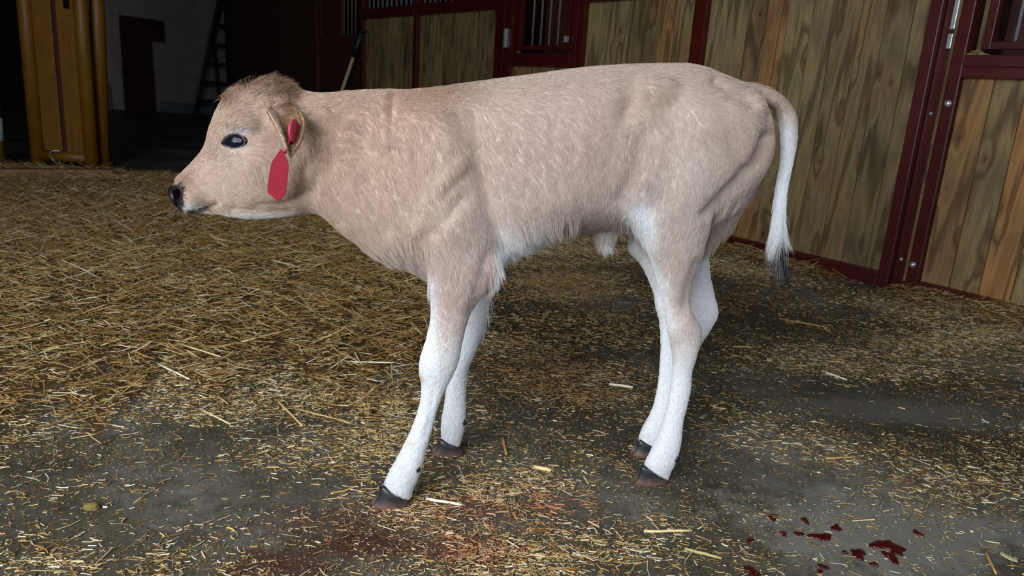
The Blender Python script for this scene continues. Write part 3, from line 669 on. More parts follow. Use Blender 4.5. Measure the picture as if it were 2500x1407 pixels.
for px, py, v in ((1022, 1146, -.076), (1022, 1146, -.104), (1655, 1122, -.048), (1655, 1122, -.072), (1136, 1032, .088), (1136, 1032, .110), (1622, 1066, .048), (1622, 1066, .068)):
    ell('dewclaw', P(px - 3, py, v), (.006, .006, .007), (CU, CN, np.array([0, 0, 1.0])), M['hoof'], calf, 12, 8)
# ears: cupped leaf, opening to the rear
def ear(sgn):
    Lp = catmull([(650, 268, -.066), (660, 284, -.094), (674, 310, -.116), (688, 340, -.126), (697, 364, -.128), (703, 390, -.124)], 5)
    Rp = catmull([(722, 262, -.068), (740, 280, -.088), (744, 306, -.102), (736, 342, -.114), (719, 370, -.120), (704.5, 391, -.124)], 5)
    n = len(Lp); m = 15; G = np.zeros((n, m, 3))
    for i in range(n):
        A_ = P(Lp[i][0], Lp[i][1], Lp[i][2]); B_ = P(Rp[i][0], Rp[i][1], Rp[i][2]); t = i / (n - 1); dep = .026 * math.sin(math.pi * min(1, .25 + .75 * t)) ** .8 * (1 - t * .3)
        for j in range(m): s = j / (m - 1); G[i, j] = A_ * (1 - s) + B_ * s + CN * dep * (4 * s * (1 - s)) ** .7 - CU * .006 * math.sin(math.pi * s) * (1 - t)
    if sgn > 0: G = G - 2 * CN * ((G - O) @ CN)[..., None]
    vv = G.reshape(-1, 3); ff = [(i * m + j, i * m + j + 1, (i + 1) * m + j + 1, (i + 1) * m + j) for i in range(n - 1) for j in range(m - 1)]
    me = bpy.data.meshes.new('ear'); me.from_pydata([tuple(q) for q in vv], [], ff)
    bm_ = bmesh.new(); bm_.from_mesh(me); bmesh.ops.solidify(bm_, geom=list(bm_.faces), thickness=.0022); bmesh.ops.recalc_face_normals(bm_, faces=bm_.faces); bm_.to_mesh(me); bm_.free()
    K = len(me.vertices); X = np.empty(K * 3); me.vertices.foreach_get('co', X); X = X.reshape(-1, 3); x, y, v = side(X)
    c = np.tile(L3(150, 122, 94), (K, 1)); edge = smooth(6, 0, segdist(x, y, [tuple(q[:2]) for q in Lp]))[:, None]; c = c * (1 - .8 * edge) + L3(206, 186, 164) * .8 * edge  # brown ear, darkened for the shade in its hollow; pale rim
    a = me.color_attributes.new('col', 'FLOAT_COLOR', 'POINT'); a.data.foreach_set('color', np.c_[c, np.ones(K)].astype(np.float32).ravel())
    return link('ear', me, M['skin'], calf, True)
ear_n = ear(-1); ear_f = ear(1)
# red tag: flag below the ear, button on the ear
def plate(name, pts, v, th, m, parent, bow=0.0):
    me = bpy.data.meshes.new(name); bm_ = bmesh.new(); vs = [bm_.verts.new(P(x, y, v + bow * (x - 680) / 30)) for x, y in pts]; f = bm_.faces.new(vs)
    e = bmesh.ops.extrude_face_region(bm_, geom=[f]); bmesh.ops.translate(bm_, verts=[g for g in e['geom'] if isinstance(g, bmesh.types.BMVert)], vec=Vector(CN * th))
    bmesh.ops.recalc_face_normals(bm_, faces=bm_.faces); bmesh.ops.bevel(bm_, geom=list(bm_.edges), offset=.0006, segments=2, affect='EDGES'); bm_.to_mesh(me); bm_.free(); return link(name, me, m, parent)
tagp = plate('ear_tag', [(687, 362), (676, 377), (663, 396), (657, 425), (653, 452), (653, 471), (667, 483), (681, 493), (689, 484), (697, 475), (702, 440), (705, 402), (701, 392), (696, 378)], -.131, .0022, M['tag_red'], ear_n, .004)
c = P(717, 320, -.110); n = -CN * .36 + CU * .93; n /= np.linalg.norm(n); tu = np.cross(n, [0, 0, 1]); tu /= np.linalg.norm(tu); tw = np.cross(tu, n)
b = MB(); b.tube([c - n * .001, c + n * .0015, c + n * .003], [.0178, .0185, .0165], 32); tb_ = b.build('ear_tag_button', M['tag_pink'], ear_n, True)
b = MB(); b.tube([c + n * .003, c + n * .0045], [.004, .0025], 12); b.build('button_pin', M['tag_red'], ear_n)
b = MB(); b.tube([P(694, 372, -.130), P(702, 352, -.118), c], .003, 8); b.build('tag_stem', M['tag_red'], ear_n, True)

# ------------------------------------------------------------------ fur
def sample(me, n, seed):
    me.calc_loop_triangles(); T_ = np.empty(len(me.loop_triangles) * 3, np.int64); me.loop_triangles.foreach_get('vertices', T_); T_ = T_.reshape(-1, 3)
    X = np.empty(len(me.vertices) * 3); me.vertices.foreach_get('co', X); X = X.reshape(-1, 3)
    Nv = np.empty(len(me.vertices) * 3); me.vertices.foreach_get('normal', Nv); Nv = Nv.reshape(-1, 3)
    a = np.linalg.norm(np.cross(X[T_[:, 1]] - X[T_[:, 0]], X[T_[:, 2]] - X[T_[:, 0]]), axis=1); r = np.random.default_rng(seed)
    k = r.choice(len(T_), n, p=a / a.sum()); u, w = r.random(n), r.random(n); f = u + w > 1; u[f] = 1 - u[f]; w[f] = 1 - w[f]
    B_ = np.c_[1 - u - w, u, w]; p = (X[T_[k]] * B_[..., None]).sum(1); q = (Nv[T_[k]] * B_[..., None]).sum(1); return p, q / np.linalg.norm(q, axis=1, keepdims=True)
# direction of the coat in side view: x y -> dx dy (y down)
FLOW = np.array([(430, 445, .7, -.5), (450, 500, .7, .5), (500, 430, .75, .25), (540, 470, .9, .3), (520, 340, .5, -.9), (560, 290, .5, -.8), (600, 250, .6, .3), (640, 215, .9, .6), (580, 225, -.5, -.3), (620, 330, .8, .3),
    (640, 420, .6, .8), (600, 500, .9, .3), (700, 450, .6, .8), (720, 520, .9, .2), (700, 230, 1, .4), (760, 240, 1, .15), (800, 300, .8, .8), (770, 380, .4, 1), (840, 360, .9, .5), (850, 240, 1, .2), (900, 300, .6, .9),
    (820, 480, .6, .8), (900, 560, .8, .6), (880, 440, .4, 1), (950, 270, .5, .9), (1000, 350, .35, 1), (1000, 250, .9, .6), (1100, 210, 1, .1), (1090, 300, .4, .9), (1100, 450, .3, 1), (1000, 600, .4, 1), (1100, 600, .4, 1),
    (1200, 300, .6, .8), (1200, 450, .5, 1), (1300, 200, 1, .3), (1320, 350, .45, .9), (1300, 480, .4, 1), (1250, 580, .6, .9), (1350, 570, .6, .8), (1450, 450, .2, 1), (1450, 550, .1, 1), (1450, 250, .6, .8), (1550, 180, 1, .3),
    (1550, 350, .0, 1), (1550, 500, -.1, 1), (1600, 250, .5, .8), (1680, 200, .9, .4), (1700, 350, .3, 1), (1650, 500, .1, 1), (1800, 300, .4, .9), (1820, 420, -.4, .9), (1750, 550, -.4, .9), (1780, 200, 1, .3),
    (1850, 225, 1, .15), (1900, 250, .9, .7), (1935, 310, .1, 1), (1920, 400, -.15, 1), (1900, 520, -.05, 1), (1640, 650, .1, 1), (1650, 900, .0, 1), (1600, 1100, -.3, 1), (1200, 650, .3, 1),
    (1090, 700, .1, 1), (1080, 850, 0, 1), (1050, 1000, -.2, 1), (980, 1150, -.5, 1), (1120, 900, 0, 1), (1100, 1050, -.1, 1), (1720, 720, .2, 1)])
def flow(x, y):
    D = np.zeros((len(x), 2)); Wt = np.zeros(len(x))
    for fx, fy, dx, dy in FLOW:
        w = 1 / (((x - fx) ** 2 + (y - fy) ** 2) / 900 + .6) ** 1.6; l = math.hypot(dx, dy); D[:, 0] += w * dx / l; D[:, 1] += w * dy / l; Wt += w
    D /= Wt[:, None]; return D / np.maximum(np.linalg.norm(D, axis=1, keepdims=True), 1e-6)
def fur(name, me, n, parent, seed, colf, rad, lens, long=False):
    p, nr = sample(me, n, seed); r = np.random.default_rng(seed + 1)
    x, y, v = side(p)
    keep = (np.hypot((x - 419), (y - 476) * .72) > 22) & ~((np.abs(x - 572) / 28) ** 2 + (np.abs(y - 345) / 16.5) ** 2 < 1) & (p[:, 2] > .010)
    p, nr, x, y, v = p[keep], nr[keep], x[keep], y[keep], v[keep]; n = len(p)
    if long:
        dn = smooth(.1, -.5, nr[:, 2])
        m = np.maximum.reduce([dn * (x > 1215) * (x < 1420) * (y > 520) * .35, dn * (np.abs(v) < .05) * (x > 1420) * (x < 1520) * (y > 520) * .9, np.exp(-((x - 1212) / 14) ** 2 - ((y - 660) / 60) ** 2) * .6,
            dn * (x > 860) * (x < 1050) * (y > 560) * (y < 700) * .16, .3 * smooth(1740, 1790, x) * smooth(440, 540, y) * (y < 620) * (x < 1860), .5 * np.exp(-((x - 1030) / 25) ** 2 - ((y - 670) / 25) ** 2), .5 * smooth(1700, 1640, x) * np.exp(-((x - 1540) / 30) ** 2 - ((y - 560) / 20) ** 2)])
        kk = r.random(n) < m; p, nr, x, y, v = p[kk], nr[kk], x[kk], y[kk], v[kk]; n = len(p)
    fl = flow(x, y); wob = .55 * snoise(p, 55, 31) + .35 * snoise(p, 140, 32)
    curly = np.exp(-((x - 640) / 75) ** 2 - ((y - 215) / 40) ** 2) + .7 * np.exp(-((x - 810) / 80) ** 2 - ((y - 310) / 90) ** 2) + .5 * np.exp(-((x - 545) / 25) ** 2 - ((y - 240) / 25) ** 2)
    leg = smooth(700, 800, y)
    wob = wob * (1 + 1.5 * curly) * (1 - .7 * leg) * .55
    c, s = np.cos(wob), np.sin(wob); dx = fl[:, 0] * c - fl[:, 1] * s; dy = fl[:, 0] * s + fl[:, 1] * c
    d = CU * dx[:, None] - np.array([0, 0, 1.0]) * dy[:, None]; d = d - nr * (d * nr).sum(1)[:, None] * .98
    d /= np.maximum(np.linalg.norm(d, axis=1, keepdims=True), .25)
    L = lens[0] * (1 + .45 * r.random(n)) * (1 - .58 * leg)
    L *= 1 - .52 * np.exp(-((x - 540) / 100) ** 2 - ((y - 400) / 90) ** 2)
    belly = smooth(535, 575, y) * smooth(1200, 1240, x) * smooth(1545, 1500, x) * (y < 680)
    umb = np.exp(-((x - 1475) / 38) ** 2) * belly; buttk = smooth(1700, 1780, x) * smooth(480, 560, y) * (y < 640)
    elbow = np.exp(-((x - 1212) / 20) ** 2 - ((y - 670) / 60) ** 2); bris = np.exp(-((x - 1020) / 60) ** 2 - ((y - 650) / 30) ** 2) + .7 * np.exp(-((x - 900) / 70) ** 2 - ((y - 612) / 20) ** 2)
    switch = smooth(470, 540, y) * (x > 1872) * (np.abs(v) < .03); fet = np.exp(-((y - 1150) / 40) ** 2) * (y > 1080)
    L *= 1 + (.8 - .5 * smooth(1320, 1380, x)) * belly + 1.5 * umb + .5 * buttk + 1.6 * elbow + .9 * bris + .45 * curly * (y < 270) + .75 * curly + 4.6 * switch + .9 * fet
    lift = .15 + (.06 + .07 * (y < 260)) * curly + .25 * belly + .12 * bris + .12 * elbow + .08 * buttk - .035 * leg - .03 * np.exp(-((x - 530) / 110) ** 2 - ((y - 400) / 100) ** 2) + .10 * np.exp(-((x - 640) / 90) ** 2) * (y < 225)
    lift = lift + .25 * umb + .05 * fet
    if long: L = lens[0] * (1 + .5 * r.random(n)) * (1 + .15 * ((x > 1420) & (x < 1520))); lift = .30 + 0 * L; umb = np.ones(n) * .9
    # clumps
    ns = int(n / 26); si = r.choice(n, ns, replace=False); kd_ = KDTree(ns)
    for i, q in enumerate(p[si]): kd_.insert(q, i)
    kd_.balance(); ci = np.array([kd_.find(q)[1] for q in p])
    if not long and switch.max() > .5:                       # the tail switch hangs in thick locks
        ss = np.where(switch[si] > .4)[0][::9]; k2 = KDTree(len(ss))
        for i, q in enumerate(ss): k2.insert(p[si[q]], int(q))
        k2.balance(); hh = np.where(switch > .55)[0]; ci[hh] = [k2.find(p[q])[1] for q in hh]
    sp = p[si]; dirj = d + r.normal(size=d.shape) * (.10 + .12 * curly[:, None]) + (r.normal(size=(ns, 3)) * .10)[ci]
    dirj[:, 2] -= .35 * umb + .25 * switch; dirj += CU * (switch * (r.random(ns)[ci] ** 2 * 1.25 - .08))[:, None]
    dirj = dirj - nr * ((dirj * nr).sum(1) - .01)[:, None]
    tip = p + (dirj + nr * lift[:, None]) * L[:, None]
    st = tip[si]; pull = (.20 + .25 * np.minimum(1, umb + switch * .9 + bris * .3) + .30 * np.minimum(curly, 1)) * (1 - .35 * leg)
    K = 5; pts = np.zeros((n, K, 3)); ph = r.random(n) * 6.28; wa = np.cross(dirj, nr); wav = (.014 + (.075 + .07 * (y < 270)) * curly) * L
    for k in range(K):
        t = k / (K - 1); q = p + dirj * (L * t)[:, None] + nr * (lift * L * (t ** .75))[:, None]
        tgt = sp[ci] + (st - sp)[ci] * t
        pull_t = (pull * t ** 1.3)[:, None]; q = q * (1 - pull_t) + tgt * pull_t
        q += wa * (wav * np.sin(ph[ci] + t * 5.5) * 3 * t)[:, None]; pts[:, k] = q
    pts[:, 1:] += nr[:, None] * .0006; pts[:, 0] = p - nr * .001; pts[..., 2] = np.maximum(pts[..., 2], .004)
    C = colf(p) * (1 + .08 * r.normal(size=n))[:, None] * (1 + (.02 + .13 * np.minimum(curly, 1)) * r.normal(size=ns)[ci])[:, None]
    if name == 'coat': dk = switch * smooth(545, 585, y) * (r.random(ns)[ci] < .62 + .3 * (y > 585)) * np.where(y > 570, 1, x < 1906); C = C * (1 - dk[:, None]) + L3(40, 40, 50) * dk[:, None]
    hc = bpy.data.hair_curves.new(name); hc.add_curves([K] * n)
    hc.attributes['position'].data.foreach_set('vector', pts.astype(np.float32).ravel())
    ra = hc.attributes.get('radius') or hc.attributes.new('radius', 'FLOAT', 'POINT')
    ra.data.foreach_set('value', np.tile(rad * np.array([1, 1, .9, .65, .15]), n).astype(np.float32))
    a = hc.attributes.new('col', 'FLOAT_COLOR', 'CURVE'); a.data.foreach_set('color', np.c_[np.clip(C, 0, .95), np.ones(n)].astype(np.float32).ravel())
    return link(name, hc, M['fur'], parent)
fur('coat', body, 420000, calf, 100, coat, .00019, (.0095,))
def earcol(X):
    x, y, v = side(X); e = smooth(6, 0, segdist(x, y, [(662, 272), (668, 282), (678, 308), (689, 338), (697, 362), (703, 388)]))[:, None]
    return L3(150, 120, 94) * (1 - .8 * e) + L3(208, 188, 166) * .8 * e  # ear hair carries the same shade-darkened brown and pale rim
fur('guard_hair', body, 260000, calf, 500, coat, .00022, (.026,), long=True)
for e_ in (ear_n, ear_f): fur('ear_hair', e_.data, 7000, e_, 300, earcol, .00016, (.0042,))

# ================================================================== STRAW
def dens(x, y):
    """how thickly straw lies, by place on the floor seen from the photographer's spot (0..1)"""
    edge = np.interp(x, [-400, 0, 250, 420, 600, 780, 900, 1000, 1060, 1200], [1080, 1075, 1010, 930, 915, 930, 985, 985, 850, 640])
    bed = smooth(75, -75, y - edge + 45 * np.sin(x * .021) + 25 * np.sin(x * .067 + 1)) * smooth(1260, 1130, x)
    return bed
def blobs(x, y, L_):
    o_ = np.zeros_like(x)
    for cx, cy, rx, ry, a in L_: o_ = np.maximum(o_, a * np.exp(-((x - cx) / rx) ** 2 - ((y - cy) / ry) ** 2))
    return o_
def heap(X, Y_):
    x, y = to_px(np.c_[X, Y_, np.zeros_like(X)]); d_ = dens(x, y)
    Q = np.c_[X, Y_, np.zeros_like(X)]
    h = d_ * (.020 + .012 * snoise(Q, 9, 51) + .008 * snoise(Q, 24, 52)) * smooth(0, .35, d_)
    dl = (Q - A0) @ NS; s_ = (Q - A0) @ TS                     # bank of straw along the stall fronts
    h = h + (.060 + .022 * snoise(Q, 20, 53)) * np.exp(-(np.maximum(dl - .01, 0) / .10) ** 2) * smooth(.88, 1.1, s_) * (dl > -.25)
    h = h + .03 * np.exp(-(np.maximum(dl, 0) / .12) ** 2) * smooth(.9, .5, s_) * smooth(-1.5, -.3, s_) * (dl > -.02)
    fx, fy = (X + 2.6) / .35, (Y_ - 4.55) / .25; h = h + .05 * np.exp(-fx ** 2 - fy ** 2)
    return np.maximum(h, 0)
# the matted under-layer of the bed
def mat_mesh():
    xs = np.arange(-4.2, 2.3, .02); ys = np.arange(1.0, 5.2, .02); GX, GY = np.meshgrid(xs, ys); h = heap(GX.ravel(), GY.ravel()).reshape(GX.shape)
    dl = ((np.c_[GX.ravel(), GY.ravel(), np.zeros(GX.size)] - A0) @ NS).reshape(GX.shape)
    ok = (h > .0003) & (dl > .006); idx = -np.ones(GX.shape, int); idx[ok] = np.arange(ok.sum()); V = np.c_[GX[ok], GY[ok], h[ok] - .010]
    fs = [(idx[i, j], idx[i, j + 1], idx[i + 1, j + 1], idx[i + 1, j]) for i in range(len(ys) - 1) for j in range(len(xs) - 1) if ok[i, j] and ok[i, j + 1] and ok[i + 1, j + 1] and ok[i + 1, j]]
    me = bpy.data.meshes.new('straw_bedding'); me.from_pydata([tuple(q) for q in V], [], fs); return me
N = NT('straw_mat'); co_ = N.n('ShaderNodeTexCoord').outputs['Object']; f_ = N.noise(co_, 60, 8, .75, 1.0)
N.l(N.ramp(f_, [(.3, lin(58, 40, 18)), (.5, lin(112, 82, 40)), (.7, lin(160, 124, 70))]), N.b.inputs['Base Color']); N.b.inputs['Roughness'].default_value = .9; N.bump(f_, 1.0, .02)
M['mat'] = N.m
PAL = np.array([L3(206, 172, 112), L3(186, 146, 84), L3(164, 122, 64), L3(226, 202, 150), L3(240, 228, 198), L3(146, 104, 54), L3(176, 164, 104), L3(122, 92, 52)])
def straw_mesh(name, n, X, Y_, L, Wd, cols, seed, zoff, pitch=.18, up=None):
    r = np.random.default_rng(seed); ya = r.uniform(0, math.pi, n); ya = np.where(r.random(n) < .40, r.normal(0.05, .45, n), ya)
    ph = r.normal(0, pitch, n); D = np.c_[np.cos(ya) * np.cos(ph), np.sin(ya) * np.cos(ph), np.sin(ph)]
    SN = np.c_[-np.sin(ya), np.cos(ya), np.zeros(n)]; UN = np.cross(D, SN)
    z = heap(X, Y_) + zoff; c = np.c_[X, Y_, z + np.abs(np.sin(ph)) * L * .35]
    bend = r.normal(0, .05, n) * L; V = np.zeros((n, 9, 3))
    for k, t in enumerate((-.5, 0, .5)):
        q = c + D * (L * t)[:, None] + SN * (bend * (1 - 4 * t * t))[:, None]
        V[:, 3 * k] = q + SN * (Wd * .5)[:, None]; V[:, 3 * k + 1] = q - SN * (Wd * .5)[:, None]; V[:, 3 * k + 2] = q + UN * (Wd * .55)[:, None]
    V[..., 2] = np.maximum(V[..., 2], .0006)
    qf = np.array([(0, 1, 4, 3), (1, 2, 5, 4), (2, 0, 3, 5), (3, 4, 7, 6), (4, 5, 8, 7), (5, 3, 6, 8)])
    Fq = (np.arange(n)[:, None, None] * 9 + qf[None]).reshape(-1)
    me = bpy.data.meshes.new(name); me.vertices.add(n * 9); me.vertices.foreach_set('co', V.ravel()); nf = n * 6
    me.loops.add(nf * 4); me.loops.foreach_set('vertex_index', Fq); me.polygons.add(nf); me.polygons.foreach_set('loop_start', np.arange(nf) * 4); me.update(calc_edges=True)
    a = me.color_attributes.new('col', 'FLOAT_COLOR', 'POINT'); a.data.foreach_set('color', np.repeat(np.c_[np.clip(cols, 0, 1), np.ones(n)], 9, 0).astype(np.float32).ravel()); return me
def scatter(n, x0, x1, y0, y1, f, seed):
    r = np.random.default_rng(seed); X = r.uniform(x0, x1, n); Y_ = r.uniform(y0, y1, n); x, y = to_px(np.c_[X, Y_, np.zeros(n)]); Q = np.c_[X, Y_, np.zeros(n)]
    k = (r.random(n) < f(x, y, Q)) & (x > -450) & (x < 2950) & (y < 1800) & (((Q - A0) @ NS) > .02); return X[k], Y_[k], x[k], y[k]
def pick(n, r, wts):
    w = np.array(wts, float); return PAL[r.choice(len(PAL), n, p=w / w.sum())] * (.84 + .14 * r.normal(size=n))[:, None]
bedm = mat_mesh(); bed = link('straw_bedding', bedm, M['mat'], None, True); tag(bed, 'thick golden straw bedding covering the barn floor behind and left of the calf', 'straw', kind='stuff')
def f_bed(x, y, Q): return np.maximum(dens(x, y), (heap(Q[:, 0], Q[:, 1]) > .012) * .9)
X, Y_, x, y = scatter(150000, -4.3, 2.3, .95, 5.3, f_bed, 61); r = np.random.default_rng(5); n = len(X)
frontw = smooth(500, 1000, y)
L = r.lognormal(math.log(.036), .62, n).clip(.008, .15) * (1.2 - .5 * frontw); Wd = r.uniform(.0012, .0034, n) * (1 + .5 * (r.random(n) < .12))
cols = pick(n, r, (4, 4, 3.5, 2.2, 1.3, 3, 1.3, 2.2)); me = straw_mesh('straw_stalks', n, X, Y_, L, Wd, cols, 62, r.uniform(-.003, .012, n), .26)
link('stalks', me, M['straw'], bed)['kind'] = 'stuff'
# loose chaff trodden over the bare concrete
CH = [(1330, 1210, 230, 90, .85), (1150, 1340, 330, 90, .95), (1400, 1130, 120, 50, .5), (900, 1100, 180, 70, .45), (1000, 1250, 170, 80, .75), (650, 1130, 110, 60, .35), (300, 1200, 140, 40, .25), (430, 1390, 120, 50, .4), (130, 1380, 120, 40, .3), (650, 1395, 250, 30, .55),
      (1330, 900, 190, 60, .6), (1370, 700, 130, 40, .75), (1400, 960, 150, 30, .6), (1230, 840, 90, 30, .5), (1180, 1010, 40, 60, .2), (1900, 1050, 250, 60, .2), (2000, 880, 350, 60, .22), (2350, 830, 250, 60, .6), (2350, 1180, 220, 60, .30), (2100, 1120, 300, 40, .22),
      (1560, 1250, 150, 70, .3), (1500, 1340, 150, 60, .4), (1800, 1230, 250, 50, .12), (2200, 760, 200, 30, .6), (1850, 640, 200, 40, .7), (1400, 610, 300, 40, .7), (2450, 1080, 100, 40, .35), (900, 980, 120, 30, .6), (560, 1010, 120, 40, .3), (150, 1090, 250, 40, .45), (2150, 900, 350, 30, .3), (1500, 800, 300, 100, .2), (2450, 960, 120, 30, .35)]
def f_ch(x, y, Q): return (1 - .4 * smooth(1350, 1700, x) * (y < 1250)) * (blobs(x, y, CH) + .06 + .45 * np.exp(-((y - np.interp(x, [-400, 0, 250, 420, 600, 780, 900, 1000, 1060, 1200], [1080, 1075, 1010, 930, 915, 930, 985, 985, 850, 640])) / 70) ** 2) * (x < 1150)) * (1 - .8 * dens(x, y)) * np.clip(.72 + 1.5 * snoise(Q * np.array([.6, 1.2, 1]), 16, 71) + .5 * snoise(Q, 50, 72), .08, 1.5)
X, Y_, x, y = scatter(760000, -2.2, 2.6, .62, 4.2, f_ch, 63); n = len(X)
L = r.lognormal(math.log(.0095), .60, n).clip(.003, .06); Wd = r.uniform(.0008, .0024, n) * (1 + 1.0 * (r.random(n) < .10))
cols = pick(n, r, (3.5, 3, 1.5, 3, 3, 1.5, 1.5, 1)); red = blobs(x, y, [(1370, 1240, 110, 50, .7), (1130, 1340, 130, 50, .55), (860, 1280, 160, 60, .45), (1180, 1260, 200, 60, .4), (890, 950, 60, 25, .6)]) * (.4 + .6 * (r.random(n) < .55))
brown = blobs(x, y, [(1330, 900, 220, 80, .6), (1370, 700, 160, 60, .6), (1400, 960, 180, 40, .6)])
cols = cols * (1 - brown[:, None]) + L3(138, 90, 44) * brown[:, None]; cols = cols * (1 - red[:, None]) + L3(176, 78, 66) * red[:, None]
me = straw_mesh('straw_chaff', n, X, Y_, L, Wd, cols, 64, r.uniform(.0, .004, n), .06)
chaff = link('straw_chaff', me, M['straw']); tag(chaff, 'short chopped straw and chaff scattered over the bare damp concrete', 'chaff', kind='stuff')
def f_cr(x, y, Q): return (.8 * blobs(x, y, CH) + .26) * np.clip(.7 + 1.3 * snoise(Q, 13, 81) + .8 * snoise(Q, 60, 82), .05, 1) * (1 - .5 * dens(x, y))
X, Y_, x, y = scatter(800000, -2.4, 2.6, .62, 4.0, f_cr, 83); n = len(X); r = np.random.default_rng(84)
cols = pick(n, r, (3, 3, 3, 2, 2, 3, 1.5, 3)); red = .8 * blobs(x, y, [(1370, 1240, 110, 50, .7), (1130, 1340, 130, 50, .7), (860, 1290, 180, 70, .6), (1180, 1260, 200, 60, .5), (680, 1380, 120, 40, .6)]) * (r.random(n) < .6)
cols = cols * (1 - red[:, None]) + L3(130, 40, 36) * red[:, None]
me = straw_mesh('crumbs', n, X, Y_, r.uniform(.0018, .0055, n), r.uniform(.0007, .0016, n), cols, 85, r.uniform(-.0003, .0012, n), .1); link('crumbs', me, M['straw'], chaff)['kind'] = 'stuff'
# stray stalks that stand out one by one
ST = [((1040, 1218), (1128, 1233), .0055, 4, 'thick pale straw stalk on the concrete just right of the nearest front hoof'),
      ((860, 884), (962, 886), .0045, 4, 'pale level straw stalk on the bedding, left of the near front knee'),
      ((385, 888), (462, 926), .0050, 4, 'pale slanting straw stalk lying on the lower left of the bedding'),
      ((488, 998), (562, 1036), .0045, 3, 'yellow straw stalk on the edge of the bare concrete below the bedding'),
      ((676, 976), (738, 1040), .0055, 0, 'broad golden straw stalk slanting onto bare concrete left of the front legs'),
      ((730, 1000), (860, 1034), .0040, 0, 'long thin golden straw stalk pointing at the near front fetlock'),
      ((1228, 1066), (1236, 1110), .0060, 1, 'short upright brown straw stalk on concrete right of the far front hoof'),
      ((1487, 938), (1545, 946), .0075, 4, 'flat pale straw flake on dark concrete left of the hind cannon'),
      ((1572, 1298), (1690, 1296), .0050, 3, 'level yellow straw stalk on the concrete below the hind hooves'),
      ((1672, 1340), (1762, 1364), .0055, 6, 'greenish yellow straw stalk slanting on concrete near the bottom edge'),
      ((1304, 1140), (1346, 1149), .0080, 3, 'short broad yellow straw flake at the top of the pinkish chaff'),
      ((2404, 1342), (2432, 1402), .0045, 1, 'brownish straw stalk pointing down beside the pale leaf in the corner'),
      ((2016, 1120), (2094, 1116), .0045, 1, 'level straw stalk alone on grey concrete to the right of the hind hooves'),
      ((2006, 906), (2068, 928), .0050, 4, 'pale straw stalk slanting on the dark floor in front of the right door post'),
      ((1902, 778), (2020, 800), .0050, 1, 'long brown straw stalk lying on the floor under the tail switch'),
      ((590, 835), (700, 806), .0045, 3, 'straight yellow straw stalk on the middle of the bedding, below the jaw'),
      ((440, 840), (540, 872), .0050, 3, 'thick yellow straw stalk in the lower middle of the bedding, below the nose')]
for (a, c_, w, ci, lb) in ST:
    A_ = gnd(*a); B_ = gnd(*c_); hA = heap(np.array([A_[0]]), np.array([A_[1]]))[0]; hB = heap(np.array([B_[0]]), np.array([B_[1]]))[0]
    zz = (max(hA, hB) + .010) if max(hA, hB) > .008 else .0035
    A_ = gnd(*a, zz); B_ = gnd(*c_, zz); b = MB(); mid_ = (A_ + B_) / 2 + np.array([0, 0, .001]); sd_ = np.cross(B_ - A_, [0, 0, 1]); sd_ /= np.linalg.norm(sd_)
    b.tube([A_, A_ + (B_ - A_) * .33 + sd_ * .0008, mid_ + sd_ * .0012, B_ - (B_ - A_) * .2, B_], [w * .5, w * .52, w * .5, w * .48, w * .42], 8)
    o_ = b.build('straw_stalk', M['straw'], None, True); K = len(o_.data.vertices)
    at2 = o_.data.color_attributes.new('col', 'FLOAT_COLOR', 'POINT'); at2.data.foreach_set('color', np.tile(np.r_[PAL[ci], 1], K).astype(np.float32)); tag(o_, lb, 'straw', 'stray straw stalks')
# pale leaf
b = MB(); A_ = gnd(2440, 1352, .004); B_ = gnd(2484, 1376, .006); sd_ = np.cross(B_ - A_, [0, 0, 1]); sd_ /= np.linalg.norm(sd_)
pts = [];
for i in range(9):
    t = i / 8; w = .0075 * math.sin(math.pi * t) ** .7 + .0003; q = A_ + (B_ - A_) * t
    for s_, dz in ((-1, .0025), (0, 0), (1, .0025)): b.v.append(q + sd_ * w * s_ + np.array([0, 0, dz])); b.c.append(0)
for i in range(8):
    for j in range(2): a = i * 3 + j; b.f.append([a, a + 1, a + 4, a + 3])
lf = b.build('dry_leaf', simple('dry_leaf', lin(214, 200, 150), .7), None, True); lf.modifiers.new('s', 'SOLIDIFY').thickness = .0008
tag(lf, 'small pale dry leaf curled on the concrete in the lower right corner', 'leaf')
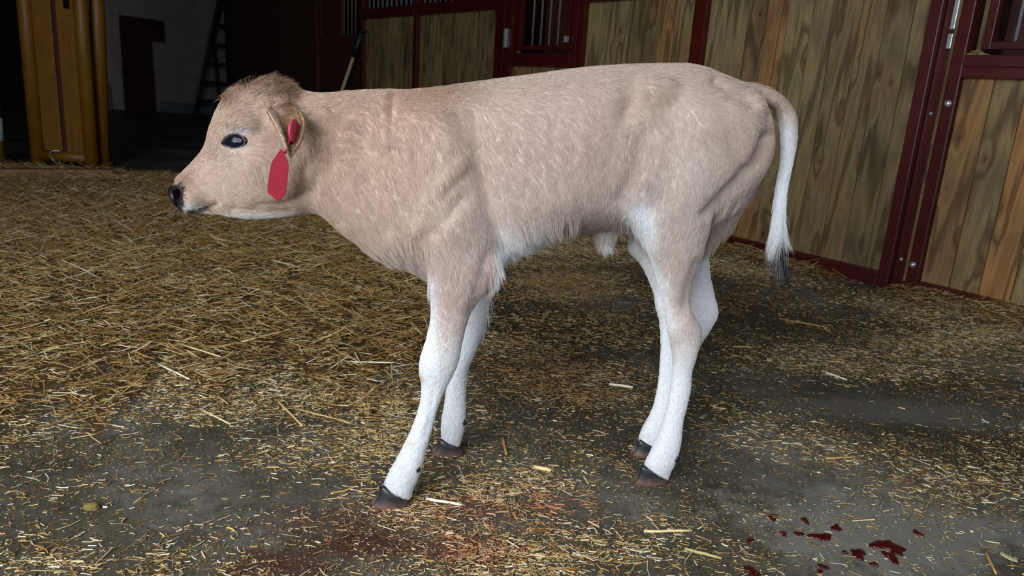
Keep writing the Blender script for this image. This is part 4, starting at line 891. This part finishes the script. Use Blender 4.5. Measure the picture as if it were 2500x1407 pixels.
# blood clots on the concrete
N = NT('blood'); N.b.inputs['Base Color'].default_value = lin(62, 10, 12); N.b.inputs['Roughness'].default_value = .28; M['blood'] = N.m
BC = [(1887, 1264, 11, 8), (1965, 1272, 9, 6), (2005, 1312, 22, 10), (2042, 1290, 10, 9), (2165, 1333, 30, 14), (2190, 1348, 16, 8), (2095, 1353, 18, 11), (2176, 1362, 16, 11), (2240, 1303, 9, 6), (1837, 1398, 18, 12), (2134, 1379, 8, 6), (2010, 1386, 10, 6), (2001, 1397, 7, 5), (1950, 1305, 9, 5), (1913, 1305, 7, 5), (1832, 1322, 8, 6), (2062, 1350, 6, 4)]
special = {4: 'largest dark red blood clot on the concrete near the lower right corner', 9: 'dark red blood clot at the bottom edge, leftmost of the scattered clots', 2: 'elongated dark red blood clot, large one left of the main cluster', 0: 'small blood clot on the concrete closest to the hind hooves'}
for i, (x, y, rx, ry) in enumerate(BC):
    c = gnd(x, y); ru = np.linalg.norm(gnd(x + rx, y) - c); rv = np.linalg.norm(gnd(x, y + ry) - c); rr = np.random.default_rng(900 + i); ph = rr.uniform(0, 6.28, 4); b = MB(); n = 28
    def ringp(s, z):
        for k in range(n):
            g = 2 * math.pi * k / n; w = s * (1 + .28 * math.sin(2 * g + ph[0]) + .2 * math.sin(3 * g + ph[1]) + .12 * math.sin(5 * g + ph[2])); b.v.append(c + np.array([ru * w * math.cos(g), rv * w * math.sin(g), z])); b.c.append(0)
    for s, z in ((1, .0003), (.85, .0022), (.5, .0035)): ringp(s, z)
    b.v.append(c + np.array([0, 0, .0038])); b.c.append(0)
    for q in range(2):
        for k in range(n): b.f.append([q * n + k, q * n + (k + 1) % n, (q + 1) * n + (k + 1) % n, (q + 1) * n + k])
    for k in range(n): b.f.append([2 * n + k, 2 * n + (k + 1) % n, 3 * n])
    b.f.append(list(range(n))[::-1])
    tag(b.build('blood_clot', M['blood'], None, True), special.get(i, 'small glossy dark red blood clot in the scatter on the lower right concrete'), 'blood clot', 'dark red blood clots on the concrete')
# dark dropping and a straw-caked crumb
for px, py, r_, colr, nm, lb, cat, z in ((266, 900, .016, (44, 30, 26), 'dung_clump', 'small dark brown dung clump lying on the straw at the left', 'dung', .022), (222, 1238, .011, (120, 104, 50), 'fodder_crumb', 'small olive yellow fodder crumb on the bare concrete at the lower left', 'fodder', .005)):
    c = gnd(px, py, z); me = bpy.data.meshes.new(nm); bm_ = bmesh.new(); bmesh.ops.create_icosphere(bm_, subdivisions=4, radius=1)
    for v in bm_.verts: q = np.array([list(v.co)]); k = 1 + .22 * snoise(q, 3, 77)[0] + .1 * snoise(q, 9, 78)[0]; v.co = Vector(c + q[0] * k * r_ * np.array([1.3, .8, .7]))
    bm_.to_mesh(me); bm_.free(); tag(link(nm, me, simple(nm, lin(*colr), .8, scale=200), None, True), lb, cat)
